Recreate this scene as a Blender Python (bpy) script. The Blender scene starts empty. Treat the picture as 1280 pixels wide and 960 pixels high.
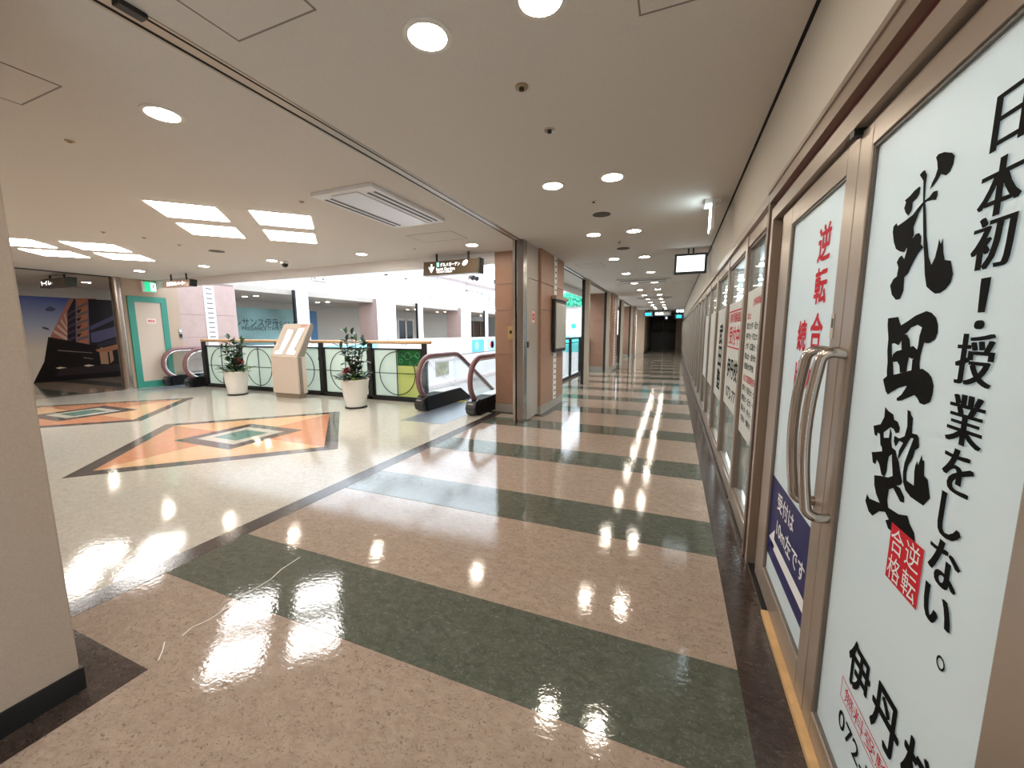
import bpy, bmesh, math, random
from mathutils import Vector, Matrix
import mathutils.geometry as mg
random.seed(4)
S = bpy.context.scene
COL = S.collection
# ------------------------------------------------------------------ camera (solved from the vanishing points)
FPX, CX, CY, EYE = 495.0, 640.0, 480.0, 1.37
_Y = Vector((843-CX, 414-CY, FPX)).normalized()
_X = -Vector((-590-CX, 418-CY, FPX)); _X = (_X - _Y*_X.dot(_Y)).normalized()
_Z = _X.cross(_Y)
RW = Matrix((_X, _Y, _Z))                       # world = RW @ (right, down, forward)
def ray(x, y): return RW @ Vector((x-CX, y-CY, FPX))
def on_z(x, y, z=0.0):
    r = ray(x, y); t = (z-EYE)/r.z; return Vector((r.x*t, r.y*t, z))
def on_x(x, y, X):
    r = ray(x, y); t = X/r.x; return Vector((X, r.y*t, EYE+r.z*t))
def on_y(x, y, Y):
    r = ray(x, y); t = Y/r.y; return Vector((r.x*t, Y, EYE+r.z*t))
cam = bpy.data.cameras.new('camera'); co = bpy.data.objects.new('camera', cam); COL.objects.link(co)
cam.sensor_fit = 'HORIZONTAL'; cam.sensor_width = 36; cam.lens = FPX*36/1280; cam.clip_start = .02; cam.clip_end = 300
M3 = RW @ Matrix(((1, 0, 0), (0, -1, 0), (0, 0, -1)))
co.matrix_world = Matrix.Translation((0, 0, EYE)) @ M3.to_4x4()
S.camera = co
# ------------------------------------------------------------------ sky and exposure
W = bpy.data.worlds.new('sky'); S.world = W; W.use_nodes = True
bg = W.node_tree.nodes['Background']; bg.inputs[0].default_value = (.80, .91, 1, 1); bg.inputs[1].default_value = 5.6
vs = S.view_settings; vs.view_transform = 'Standard'; vs.look = 'None'; vs.gamma = 1; vs.exposure = 0.0; vs.use_curve_mapping = False
CEIL = 2.672
LAMP_WARM, LAMP_PANEL = 118.0, 22.0
# ------------------------------------------------------------------ materials
MATS = {}
def mat(name, col, rough=.5, metal=0., emit=0., noise=None, bump=0., trans=0., spec=None, coat=0., emitcol=None):
    if name in MATS: return MATS[name]
    m = bpy.data.materials.new(name); m.use_nodes = True; nt = m.node_tree; N = nt.nodes; L = nt.links
    b = N['Principled BSDF']; c4 = tuple(col)+(1,)
    b.inputs['Base Color'].default_value = c4; b.inputs['Roughness'].default_value = rough; b.inputs['Metallic'].default_value = metal
    if spec is not None: b.inputs['Specular IOR Level'].default_value = spec
    if coat: b.inputs['Coat Weight'].default_value = coat; b.inputs['Coat Roughness'].default_value = .06
    if emit: b.inputs['Emission Color'].default_value = tuple(emitcol or col)+(1,); b.inputs['Emission Strength'].default_value = emit
    tc = N.new('ShaderNodeTexCoord')
    if noise:
        sc, amt, det = noise
        n = N.new('ShaderNodeTexNoise'); n.inputs['Scale'].default_value = sc; n.inputs['Detail'].default_value = det; n.inputs['Roughness'].default_value = .65
        L.new(tc.outputs['Object'], n.inputs['Vector'])
        r = N.new('ShaderNodeValToRGB')
        r.color_ramp.elements[0].position = .3; r.color_ramp.elements[1].position = .7
        r.color_ramp.elements[0].color = tuple(max(0, v*(1-amt)) for v in col)+(1,)
        r.color_ramp.elements[1].color = tuple(min(1, v*(1+amt)) for v in col)+(1,)
        L.new(n.outputs['Fac'], r.inputs[0]); L.new(r.outputs[0], b.inputs['Base Color'])
        if bump:
            bp = N.new('ShaderNodeBump'); bp.inputs['Strength'].default_value = bump; bp.inputs['Distance'].default_value = .002
            L.new(n.outputs['Fac'], bp.inputs['Height']); L.new(bp.outputs[0], b.inputs['Normal'])
    if trans:
        o = N['Material Output']; t = N.new('ShaderNodeBsdfTranslucent'); t.inputs[0].default_value = c4
        x = N.new('ShaderNodeMixShader'); x.inputs[0].default_value = trans
        L.new(b.outputs[0], x.inputs[1]); L.new(t.outputs[0], x.inputs[2]); L.new(x.outputs[0], o.inputs[0])
    MATS[name] = m; return m
def floor_mat(name, dark, light, speck, rough=.06):
    m = bpy.data.materials.new(name); m.use_nodes = True; nt = m.node_tree; N = nt.nodes; L = nt.links
    b = N['Principled BSDF']; tc = N.new('ShaderNodeTexCoord'); mp = N.new('ShaderNodeMapping'); mp.inputs['Scale'].default_value = (1, 1.5, 1)
    L.new(tc.outputs['Object'], mp.inputs[0])
    def nz(sc, det, rg=.6, dist=0.):
        n = N.new('ShaderNodeTexNoise'); n.inputs['Scale'].default_value = sc; n.inputs['Detail'].default_value = det
        n.inputs['Roughness'].default_value = rg; n.inputs['Distortion'].default_value = dist; L.new(mp.outputs[0], n.inputs[0]); return n
    n1 = nz(16, 9, .75, .8); n2 = nz(45, 6, .7, 1.4); n3 = nz(2.2, 3)
    r1 = N.new('ShaderNodeValToRGB'); r1.color_ramp.elements[0].position = .34; r1.color_ramp.elements[1].position = .66
    r1.color_ramp.elements[0].color = (*dark, 1); r1.color_ramp.elements[1].color = (*light, 1); L.new(n1.outputs[0], r1.inputs[0])
    r2 = N.new('ShaderNodeValToRGB'); r2.color_ramp.elements[0].position = .33; r2.color_ramp.elements[1].position = .46
    r2.color_ramp.elements[0].color = (1, 1, 1, 1); r2.color_ramp.elements[1].color = (0, 0, 0, 1); L.new(n2.outputs[0], r2.inputs[0])
    mx = N.new('ShaderNodeMix'); mx.data_type = 'RGBA'; L.new(r2.outputs[0], mx.inputs[0]); L.new(r1.outputs[0], mx.inputs[6]); mx.inputs[7].default_value = (*speck, 1)
    L.new(mx.outputs[2], b.inputs['Base Color'])
    b.inputs['Roughness'].default_value = rough; b.inputs['Specular IOR Level'].default_value = .55
    mr = N.new('ShaderNodeMapRange'); mr.inputs[3].default_value = rough*.7; mr.inputs[4].default_value = rough*1.5; L.new(n3.outputs[0], mr.inputs[0]); L.new(mr.outputs[0], b.inputs['Roughness'])
    bp = N.new('ShaderNodeBump'); bp.inputs['Strength'].default_value = .15; bp.inputs['Distance'].default_value = .003
    n4 = nz(34, 3, .5); L.new(n4.outputs[0], bp.inputs['Height']); L.new(bp.outputs[0], b.inputs['Normal'])
    MATS[name] = m; return m
def glass_mat(name, tint, refl=.12, rough=.02, fres=.8):
    m = bpy.data.materials.new(name); m.use_nodes = True; nt = m.node_tree; N = nt.nodes; L = nt.links
    N.remove(N['Principled BSDF']); o = N['Material Output']
    t = N.new('ShaderNodeBsdfTransparent'); t.inputs[0].default_value = (*tint, 1)
    g = N.new('ShaderNodeBsdfGlossy'); g.inputs['Roughness'].default_value = rough
    f = N.new('ShaderNodeFresnel'); f.inputs[0].default_value = 1.45
    mth = N.new('ShaderNodeMath'); mth.operation = 'MULTIPLY_ADD'; mth.inputs[1].default_value = fres; mth.inputs[2].default_value = refl*.2; L.new(f.outputs[0], mth.inputs[0])
    x = N.new('ShaderNodeMixShader'); L.new(mth.outputs[0], x.inputs[0]); L.new(t.outputs[0], x.inputs[1]); L.new(g.outputs[0], x.inputs[2]); L.new(x.outputs[0], o.inputs[0])
    MATS[name] = m; return m
pink = floor_mat('pink linoleum', (.30, .225, .178), (.41, .318, .255), (.165, .12, .095))
green = floor_mat('green linoleum', (.060, .068, .052), (.11, .122, .096), (.17, .18, .15))
cream = floor_mat('cream linoleum', (.46, .425, .355), (.57, .53, .455), (.34, .31, .25))
dark = floor_mat('dark brown linoleum', (.030, .020, .017), (.062, .043, .037), (.10, .075, .065), .14)
greyl = floor_mat('grey border linoleum', (.085, .072, .064), (.13, .11, .10), (.18, .16, .14))
org = floor_mat('orange linoleum', (.52, .23, .13), (.62, .31, .18), (.5, .2, .1))
orl = floor_mat('light orange linoleum', (.64, .39, .21), (.72, .47, .28), (.62, .36, .18))
teal_l = floor_mat('teal linoleum', (.10, .19, .16), (.16, .27, .23), (.2, .3, .27))
ceil_m = mat('ceiling paint', (.66, .615, .565), .85, noise=(60, .02, 2))
wall_m = mat('wall cloth', (.60, .56, .49), .8, noise=(220, .05, 3), bump=.15)
near_m = mat('tan wall panel', (.34, .26, .20), .7, noise=(160, .08, 3), bump=.1)
frame_m = mat('champagne aluminium', (.36, .29, .235), .30, metal=.4)
frame_shaded = mat('shaded bronze', (.20, .145, .115), .45, metal=.3)  # darker copy of the frame metal, shade of recessed parts put into its colour
red_m = mat('dark red groove', (.14, .022, .022), .5)
black = mat('black', (.006, .006, .006), .45)
blackgap = mat('black gap', (.004, .003, .003), .9)
ink = mat('black ink', (.006, .006, .006), .7, spec=.08)
redink = mat('red ink', (.58, .025, .04), .6, spec=.1)
whiteink = mat('white ink', (.85, .86, .88), .6)
blueink = mat('navy ink', (.012, .014, .11), .4, spec=.2)
film = mat('white film', (.83, .86, .87), .38, trans=.5)
paper = mat('poster paper', (.74, .76, .73), .5, trans=.15)
clear = glass_mat('clear glass', (.96, .985, .98), .05, .01, .45)
winglass = glass_mat('window glass', (.86, .90, .89), .05, .02, .4)
frost = mat('frosted glass', (.74, .80, .73), .35, trans=.55)
frost_g = mat('green glass', (.02, .17, .05), .3, trans=.4)
frost_y = mat('yellow green glass', (.62, .66, .28), .3, trans=.5)
iron = mat('dark iron', (.028, .028, .028), .4, metal=.4)
steel = mat('stainless steel', (.62, .60, .58), .22, metal=1)
handle_m = mat('brushed bronze steel', (.50, .45, .41), .2, metal=1)
wood = mat('wood handrail', (.60, .36, .18), .4, noise=(30, .2, 3))
plank = mat('pine threshold', (.66, .42, .20), .45, noise=(14, .15, 4))
brown_col = mat('brown tile column', (.34, .185, .12), .45, noise=(6, .06, 3))
pink_col = mat('pink tile', (.50, .36, .33), .5, noise=(6, .05, 3))
white_p = mat('white paint', (.82, .80, .80), .6)
atrium_w = mat('atrium wall paint', (.88, .85, .86), .6)
grey_w = mat('grey wall', (.62, .63, .61), .7)
teal_p = mat('teal door paint', (.04, .25, .19), .4)
beige_p = mat('beige panel', (.56, .45, .36), .5)
rail_rub = mat('pink brown rubber', (.22, .10, .10), .35)
lens_w = mat('warm lamp', (1, .90, .75), .4, emit=LAMP_WARM)
lens_p = mat('panel lamp', (1, .97, .93), .4, emit=LAMP_PANEL)
tube_m = mat('cool tube', (.86, .94, 1), .4, emit=9)
trim_m = mat('lamp trim', (.72, .68, .62), .4)
grille = mat('speaker grille', (.10, .085, .075), .7)
# ------------------------------------------------------------------ mesh builder
class MB:
    def __init__(s): s.v = []; s.f = []
    def add(s, vs_, fs):
        o = len(s.v); s.v += [tuple(p) for p in vs_]; s.f += [tuple(i+o for i in f) for f in fs]; return s
    def box(s, x0, x1, y0, y1, z0, z1):
        if x0 > x1: x0, x1 = x1, x0
        if y0 > y1: y0, y1 = y1, y0
        if z0 > z1: z0, z1 = z1, z0
        return s.add([(x0,y0,z0),(x1,y0,z0),(x1,y1,z0),(x0,y1,z0),(x0,y0,z1),(x1,y0,z1),(x1,y1,z1),(x0,y1,z1)],
                     [(0,3,2,1),(4,5,6,7),(0,1,5,4),(1,2,6,5),(2,3,7,6),(3,0,4,7)])
    def prism(s, pts, d):
        """pts: 3-D polygon, extruded by vector d (triangulated caps)"""
        n = len(pts); P = [Vector(p) for p in pts]; d = Vector(d)
        tri = mg.tessellate_polygon([P])
        s.add([*P, *[p+d for p in P]], [tuple(t) for t in tri]+[tuple(i+n for i in reversed(t)) for t in tri]+[(i, (i+1) % n, (i+1) % n+n, i+n) for i in range(n)])
        return s
    def tube(s, path, r, n=10, closed=False, sx=1.0):
        P = [Vector(p) for p in path]; m = len(P); rings = []; up = None
        for i, p in enumerate(P):
            a = P[(i-1) % m] if (closed or i > 0) else p; b = P[(i+1) % m] if (closed or i < m-1) else p
            t = (b-a).normalized()
            if up is None: up = Vector((1, 0, 0)) if abs(t.x) < .9 else Vector((0, 0, 1))
            u = (up - t*up.dot(t)).normalized(); up = u; w = t.cross(u)
            rr = r[i] if isinstance(r, (list, tuple)) else r
            rings.append([p+u*math.cos(2*math.pi*k/n)*rr*sx+w*math.sin(2*math.pi*k/n)*rr for k in range(n)])
        fs = []; q = m if closed else m-1
        for i in range(q):
            for k in range(n):
                j = (i+1) % m; fs.append((i*n+k, i*n+(k+1) % n, j*n+(k+1) % n, j*n+k))
        if not closed: fs += [tuple(range(n))[::-1], tuple((m-1)*n+k for k in range(n))]
        return s.add([v for r_ in rings for v in r_], fs)
    def lathe(s, prof, c=(0,0,0), n=24, ring=False):
        c = Vector(c); v = []; f = []
        for (r, z) in prof: v += [c+Vector((r*math.cos(2*math.pi*k/n), r*math.sin(2*math.pi*k/n), z)) for k in range(n)]
        for i in range(len(prof)-1):
            for k in range(n): f.append((i*n+k, i*n+(k+1) % n, (i+1)*n+(k+1) % n, (i+1)*n+k))
        if ring: f += [((len(prof)-1)*n+k, (len(prof)-1)*n+(k+1) % n, (k+1) % n, k) for k in range(n)]
        else: f += [tuple(range(n))[::-1], tuple((len(prof)-1)*n+k for k in range(n))]
        return s.add(v, f)
    def frame(s, axis, at0, at1, u0, u1, z0, z1, w):
        """rectangular ring in the plane normal to axis ('x' or 'y')"""
        for (a, b, c, d) in ((u0, u0+w, z0, z1), (u1-w, u1, z0, z1), (u0+w, u1-w, z1-w, z1), (u0+w, u1-w, z0, z0+w)):
            if axis == 'x': s.box(at0, at1, a, b, c, d)
            else: s.box(a, b, at0, at1, c, d)
        return s
OFF = {}
def obj(name, mb, m, parent=None, smooth=False, bevel=0, label=None):
    me = bpy.data.meshes.new(name); off = Vector(OFF.get(parent.name, (0,0,0))) if parent is not None else Vector((0,0,0))
    me.from_pydata([tuple(Vector(v)-off) for v in mb.v], [], mb.f)
    me.materials.append(m)
    b = bmesh.new(); b.from_mesh(me); bmesh.ops.recalc_face_normals(b, faces=b.faces); b.to_mesh(me); b.free()
    if smooth:
        for p in me.polygons: p.use_smooth = True
        try: me.set_sharp_from_angle(angle=math.radians(40))
        except Exception: pass
    o = bpy.data.objects.new(name, me); COL.objects.link(o)
    OFF[o.name] = tuple(off)
    if parent is not None: o.parent = parent
    if bevel:
        bv = o.modifiers.new('bevel', 'BEVEL'); bv.width = bevel; bv.segments = 2; bv.limit_method = 'ANGLE'
    if label: o['label'] = label
    return o
def tag(o, label, cat, group=None):
    o['label'] = label; o['category'] = cat
    if group: o['group'] = group
    return o
def thing(name, label, cat, loc, group=None, kind=None):
    o = bpy.data.objects.new(name, None); COL.objects.link(o); o.empty_display_size = .1
    o.location = loc; OFF[o.name] = tuple(loc)
    if kind: o['kind'] = kind
    return tag(o, label, cat, group)
def struct(name, mb, m, label, cat, **k):
    o = obj(name, mb, m, **k); o['kind'] = 'structure'; return tag(o, label, cat)
def copy_tree(src, delta, label=None, group=None):
    def rec(o, par):
        c = o.copy(); COL.objects.link(c); c.parent = par
        for ch in list(o.children): rec(ch, c)
        return c
    c = rec(src, None); c.location = src.location+Vector(delta)
    if label: c['label'] = label
    if group: c['group'] = group
    return c
def B(*a): return MB().box(*a)
# ------------------------------------------------------------------ lettering
_tc = {}
def glyphs(s, bold=0.):
    key = (s, bold)
    if key in _tc: return _tc[key]
    cu = bpy.data.curves.new('t', 'FONT'); cu.body = s; cu.offset = bold; cu.resolution_u = 3; cu.fill_mode = 'FRONT'
    o = bpy.data.objects.new('t', cu); COL.objects.link(o); dg = bpy.context.evaluated_depsgraph_get(); me = bpy.data.meshes.new_from_object(o.evaluated_get(dg))
    v = [(p.co.x, p.co.y) for p in me.vertices]; f = [tuple(p.vertices) for p in me.polygons]
    bpy.data.objects.remove(o); bpy.data.curves.remove(cu); bpy.data.meshes.remove(me)
    if v:
        x0 = min(a for a, _ in v); x1 = max(a for a, _ in v); y0 = min(b for _, b in v); y1 = max(b for _, b in v)
        v = [((a-x0)/max(1e-6, x1-x0)-.5, (b-y0)/max(1e-6, y1-y0)-.5) for a, b in v]; asp = (x1-x0)/max(1e-6, y1-y0)
    else: asp = 1
    _tc[key] = (v, f, asp); return _tc[key]
RIGHT = {'-x': Vector((0,-1,0)), '+x': Vector((0,1,0)), '-y': Vector((1,0,0))}
NORM = {'-x': Vector((-1,0,0)), '+x': Vector((1,0,0)), '-y': Vector((0,-1,0))}
def put(mb, s, c, w, h, face='-x', bold=0., lift=.0012, mincho=0., shear=0.):
    """write s centred at c, filling w x h metres on a face"""
    v, f, asp = glyphs(s); c = Vector(c); R = RIGHT[face]
    if w is None: w = h*asp
    e = max(0., bold)*h*1.25
    if mincho: shifts = [(k*mincho/3, 0) for k in range(-3, 4)]
    elif bold > .013: shifts = [(e*math.cos(k*math.pi/4), e*math.sin(k*math.pi/4)) for k in range(8)]
    elif bold > 0: shifts = [(e, 0), (-e, 0), (0, e), (0, -e)]
    else: shifts = [(0, 0)]
    w -= 2*e; h -= 2*e
    for n_, (q, r) in enumerate(shifts): mb.add([c+R*(a*w+q)+Vector((0,0,b*h+r))+NORM[face]*(lift+n_*.00005) for a, b in v], f)
    return mb
# ================================================================== THE SETTING
XW = .478; XG = .50                     # right wall face, storefront glass line
YF = 6.16                               # edge of the hall at the atrium
fl_o = struct('floor', B(-2.72, .5, -3, 34, -.25, 0).box(-16.4, -2.72, -3, 6.7, -.25, 0).box(-16.4, -12.3, 6.7, 34, -.25, 0).box(-2.9, -2.72, 6.7, 34, -.25, 0), pink,
              'glossy pink linoleum floor with inlaid green stripes and orange diamonds', 'floor')
def sheet(name, pts, m, z, t=.0015): return obj(name, MB().prism([(x, y, z) for x, y in pts], (0, 0, -t)), m, fl_o)
def rsheet(name, x0, x1, y0, y1, m, z=.0015): return sheet(name, [(x0,y0),(x1,y0),(x1,y1),(x0,y1)], m, z)
stripe_me = None
for k in range(-3, 25):
    y0 = 1.21+1.352*k
    if y0 > 33: break
    left = -2.64 if y0 < 6.0 else -2.75
    if y0 < .3: left = -1.93
    rsheet('green_stripe', left, .303, y0, y0+.474, green)
    if k >= 1: rsheet('green_stripe', -16.2, -12.45, y0+.2, y0+.674, green)
rsheet('border_strip', .303, .462, -3, 33, dark)
rsheet('border_strip', -2.80, -2.645, .78, YF-.02, dark)
rsheet('border_strip', -2.10, -1.935, -3, .785, dark, .002)
rsheet('border_strip', -12.25, -2.10, .62, .785, dark)
rsheet('cream_field', -12.25, -2.80, .785, 6.45, cream)
rsheet('border_strip', -12.36, -12.25, .64, 5.4, dark, .002)
rsheet('column_border', -3.0, -1.9, 6.02, 6.16, dark, .0022)
for q in (0, 7.95, 15.9): rsheet('column_border', -1.995, -1.88, 6.16+q, 7.62+q, dark, .0022)
def diamond(cx, flip):
    cy = 3.43; r = 1.70
    P = [(cx, cy-r), (cx+r, cy), (cx, cy+r), (cx-r, cy)]
    sheet('diamond_border', P, greyl, .003)
    q = r-.22; Q = [(cx, cy-q), (cx+q, cy), (cx, cy+q), (cx-q, cy)]
    for i in range(4):
        sheet('diamond_wedge', [Q[i], Q[(i+1) % 4], (cx, cy)], (orl if (i+flip) % 2 == 0 else org), .004)
    for h, m, z in ((.53, greyl, .005), (.36, cream, .0058), (.225, teal_l, .0066)):
        rsheet('diamond_centre', cx-h, cx+h, cy-h*.95, cy+h*.95, m, z)
diamond(-5.32, 0); diamond(-9.36, 1)
for pts in ([(375,697),(352,712),(338,725),(318,737),(296,750)], [(290,757),(262,775),(240,785),(228,795)], [(206,803),(203,815),(198,826)]):
    P = [on_z(x, y) for x, y in pts]; mb = MB()
    for a, b in zip(P, P[1:]):
        n = Vector((-(b-a).y, (b-a).x, 0)).normalized()*.0022
        mb.prism([(*(a-n).xy, .0035), (*(a+n).xy, .0035), (*(b+n).xy, .0035), (*(b-n).xy, .0035)], (0, 0, -.001))
    obj('floor_crack', mb, mat('worn filler', (.72, .68, .62), .4), fl_o)
# ceilings
ce = struct('ceiling', B(-2.08, .462, -3, 34, CEIL, CEIL+.2).box(-12.5, -2.20, .3, YF, CEIL, CEIL+.2).box(-16.4, -12.5, -3, 34, CEIL, CEIL+.2)
       .box(-2.9, -2.20, YF, 34, CEIL, CEIL+.2).box(-2.22, -2.06, -3, 34, CEIL+.03, CEIL+.2), ceil_m, 'off white plaster ceiling of the hall and the corridor', 'ceiling')
struct('wall_right', B(XW, .62, -3, 34, 2.135, 3.0), wall_m, 'beige cloth wall band above the shop front', 'wall')
struct('trim_1', B(.462, XW+.002, -3, 34, CEIL-.004, CEIL+.02), blackgap, 'thin black shadow gap between ceiling and beige wall', 'trim')
tr = thing('trim_2', 'shutter track let into the ceiling between hall and corridor', 'trim', (-2.14, 2, CEIL), kind='structure')
obj('track_channel', B(-2.20, -2.185, .5, 5.45, CEIL-.004, CEIL+.02).box(-2.095, -2.08, .5, 5.45, CEIL-.004, CEIL+.02).box(-2.17, -2.11, .5, 34, CEIL-.002, CEIL+.025), mat('track metal', (.42, .36, .31), .35, metal=.5), tr)
obj('groove', B(-2.187, -2.168, .5, 34, CEIL-.003, CEIL+.03).box(-2.112, -2.093, .5, 34, CEIL-.003, CEIL+.03), blackgap, tr)
obj('track_channel', B(-2.20, -2.185, 5.55, 34, CEIL-.012, CEIL+.02).box(-2.095, -2.08, 5.55, 34, CEIL-.012, CEIL+.02), iron, tr)
p_ = on_z(160, 10, CEIL); obj('shutter_stop', B(-2.12, -2.07, p_.y-.05, p_.y+.05, CEIL-.022, CEIL), black, tr, bevel=.006)
struct('trim_3', B(-12.42, -12.25, .3, 5.3, CEIL-.012, CEIL+.02), iron, 'dark shutter track across the ceiling before the mural passage', 'trim')
# near wall and hall south wall
nw = struct('wall_left', B(-3.2, -2.06, -3, .64, 0, CEIL), near_m, 'tan panelled wall end beside the corridor with black skirting', 'wall', bevel=.006)
bb = struct('baseboard_left', B(-3.2, -2.052, -3, .648, 0, .092), black, 'black skirting board along the tan wall end', 'skirting')
struct('wall_back', B(-16.4, -3.2, .45, .64, 0, CEIL), near_m, 'tan wall along the near side of the hall', 'wall')
struct('wall_rear_added', B(-2.1, .62, -3.15, -3, 0, CEIL), near_m, 'unseen tan wall added to close the corridor behind against sky light', 'wall')  # added out of view where the corridor runs on, keeps sky light out
# far corridor end
FE = 34.0
struct('wall_far', B(-2.2, -1.72, 26.0, FE, 0, CEIL).box(.10, .62, 30.5, FE, 0, CEIL).box(-2.9, .62, FE, FE+.2, 0, CEIL), mat('far tan wall', (.42, .31, .22), .6), 'tan walls flanking the dark doorway at the corridor end', 'wall')
struct('baseboard_far', B(-1.72, -1.70, 26.0, FE-.3, 0, .12).box(.09, .12, 30.6, FE-.3, 0, .12), black, 'black skirting at the corridor end', 'skirting')
d_ = thing('door_3', 'dark brown double doors closing the corridor end', 'door', (-.8, FE-.1, 0), kind='structure')
dkw = mat('dark doors', (.010, .007, .006), .35)
for x0, x1 in ((-1.70, -.82), (-.80, .08)):
    lf = obj('door_leaf', B(x0, x1, FE-.12, FE-.06, 0, 2.2), dkw, d_); obj('push_plate', B(x0+.05, x1-.05, FE-.14, FE-.12, 1.3, 1.55), mat('brown plate', (.06, .03, .02), .5), lf)
obj('transom', B(-1.70, .08, FE-.14, FE-.06, 2.22, CEIL), dkw, d_)
# left passage behind the hall (mural wall) and far side walls of the atrium
XA, XM = -12.3, -16.3
struct('wall_passage', B(XM-.2, XM, -3, 34, 0, CEIL+.3), grey_w, 'grey wall along the far passage across the atrium', 'wall')
struct('wall_passage_end', B(XM, XA-.2, 33.8, 34, 0, CEIL).box(XM, -3.2, -3.1, -3, 0, CEIL), grey_w, 'grey end walls of the far passage', 'wall')
# atrium shell
aw = thing('wall_atrium', 'bright white atrium wall with wide openings onto the far passage', 'wall', (XA, 20, 0), kind='structure')
TOP = 4.75; OT = 2.83
obj('upper_wall', B(XA-.10, XA, 6.2, 33, OT, TOP), atrium_w, aw); obj('lower_wall', B(XA-.25, XA, 6.7, 33, -4.5, 0), atrium_w, aw)
piers = [(6.62, 8.13), (14.30, 15.60), (21.85, 23.15), (29.8, 31.1)]
for y0, y1 in piers[1:]:
    pr = obj('pier', B(XA-1.0, XA-.001, y0, y1, -.2, OT), pink_col, aw); obj('pier_face', B(XA-.03, XA+.012, y0, y1, 0, OT+.02), atrium_w, pr)
for y0, y1 in ((10.22, 10.75), (17.4, 17.85), (25.3, 25.8)):
    sp = obj('shutter_post', B(XA-.12, XA-.02, y0+.02, y1, 0, OT), white_p, aw); obj('guide_rail', B(XA-.12, XA-.02, y0-.05, y0+.02, 0, OT), iron, sp)
for y in (12.85, 19.3, 22.6, 26.5): obj('wall_seam', B(XA-.01, XA+.006, y, y+.05, OT, TOP), mat('pale pink seam', (.62, .50, .52), .6), aw)
# far end wall of the atrium and other sides
ae = struct('wall_atrium_end', B(XA, -2.9, 33, 33.2, -4.5, TOP), atrium_w, 'white end wall of the atrium', 'wall')
struct('wall_atrium_side', B(-2.95, -2.85, YF, 33, CEIL+.2, TOP).box(-2.95, -2.85, 6.7, 33, -4.5, -.25), atrium_w, 'white atrium wall above and below the corridor edge', 'wall')
struct('wall_atrium_near', B(XA, -2.9, YF-.1, YF, CEIL+.2, TOP).box(XA, -2.9, 6.55, 6.7, -4.5, -.25), atrium_w, 'white atrium wall above and below the hall edge', 'wall')
struct('floor_lower', B(XA, -2.9, 6.7, 33, -4.6, -4.5), mat('lower floor', (.55, .52, .47), .3), 'pale floor of the storey below in the atrium', 'floor')
sk = thing('skylight_frame', 'white skylight bars spanning the atrium roof', 'skylight', (-7.6, 20, TOP))
for y in [6.3+2.2*k for k in range(13)]: obj('cross_beam', B(XA, -2.9, y, y+.14, TOP, TOP+.25), white_p, sk)
for x in (-10.4, -7.6, -4.8): obj('long_beam', B(x-.06, x+.06, 6.3, 33, TOP+.05, TOP+.2), white_p, sk)
struct('trim_4', B(XA, -2.81, YF, YF+.06, 2.49, CEIL+.2), white_p, 'white smoke barrier band along the ceiling edge at the escalators', 'trim')
struct('trim_5', B(-2.9, -2.84, YF+1.5, 33, 2.49, CEIL+.2), white_p, 'white smoke barrier band along the corridor edge of the atrium', 'trim')
# ================================================================== LEFT WALL: green door wall, pillars
gw = struct('wall_left_far', B(XA-.25, XA, 5.42, 6.62, 0, CEIL), mat('light brown wall', (.47, .345, .25), .6), 'light brown wall holding the green framed door', 'wall')
gd = thing('door_4', 'teal framed door with beige panel beside the steel column', 'door', (XA, 5.95, 0), kind='structure')
DY0, DY1, DZ = 5.52, 6.32, 2.26
for nm, a in (('door_frame', (DY0, DY0+.13, 0, DZ)), ('door_frame', (DY1-.13, DY1, 0, DZ)), ('door_frame', (DY0+.13, DY1-.13, DZ-.14, DZ)), ('door_frame', (DY0+.13, DY1-.13, 0, .16))):
    obj(nm, B(XA, XA+.05, *a), teal_p, gd)
obj('door_panel', B(XA, XA+.035, DY0+.13, DY1-.13, .16, DZ-.14), beige_p, gd)
nt_ = obj('door_notice', B(XA+.035, XA+.04, 5.86, 6.05, 1.60, 1.72), mat('notice paper', (.8, .62, .55), .6), gd); obj('lettering', put(MB(), '関係者', (XA+.041, 5.955, 1.66), .14, .06, '+x', .01), redink, nt_)
kn = obj('lever_handle', MB().lathe([(.02,0),(.035,.01),(.035,.04),(.02,.05)], (0,0,0), 12), steel, gd); 
kn.rotation_euler = (0, math.pi/2, 0); kn.location = (.05, DY0+.08-5.95, 1.05)
ky = obj('key_lock', MB().lathe([(.015,0),(.028,.008),(.028,.03),(.015,.035)], (0,0,0), 12), steel, gd); ky.rotation_euler = (0, math.pi/2, 0); ky.location = (.05, DY0+.08-5.95, .93)
sc_ = thing('steel_column', 'round stainless steel column between mural passage and teal door', 'column', (XA+.02, 5.34, 0))
obj('shaft', MB().lathe([(.10, 0), (.10, CEIL)], (XA+.02, 5.34, 0), 24), mat('bronze steel', (.40, .33, .28), .25, metal=.9), sc_, smooth=True)
obj('foot_ring', MB().lathe([(.115, .006), (.115, .03), (.102, .035)], (XA+.02, 5.34, 0), 24), steel, sc_, smooth=True)
es = thing('exit_sign', 'green running man exit sign above the teal door', 'sign', (XA+.03, 6.1, 2.38))
def emis(name, col, st): return mat(name, col, .4, emit=st)
a0 = on_x(175, 351, XA); a1 = on_x(193.5, 366, XA)
obj('housing', B(XA, XA+.05, a0.y, a1.y, a1.z, a0.z), white_p, es)
ym = a0.y+(a1.y-a0.y)*.2
obj('lit_panel', B(XA+.05, XA+.055, ym, a1.y-.01, a1.z+.015, a0.z-.015), emis('exit green', (.02, .55, .25), 1.2), es)
mb = MB().box(XA+.056, XA+.058, ym+.12, ym+.23, a1.z+.04, a0.z-.04); obj('pictogram_door', mb, emis('exit white', (.9, 1, .95), 1.6), es)
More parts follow.
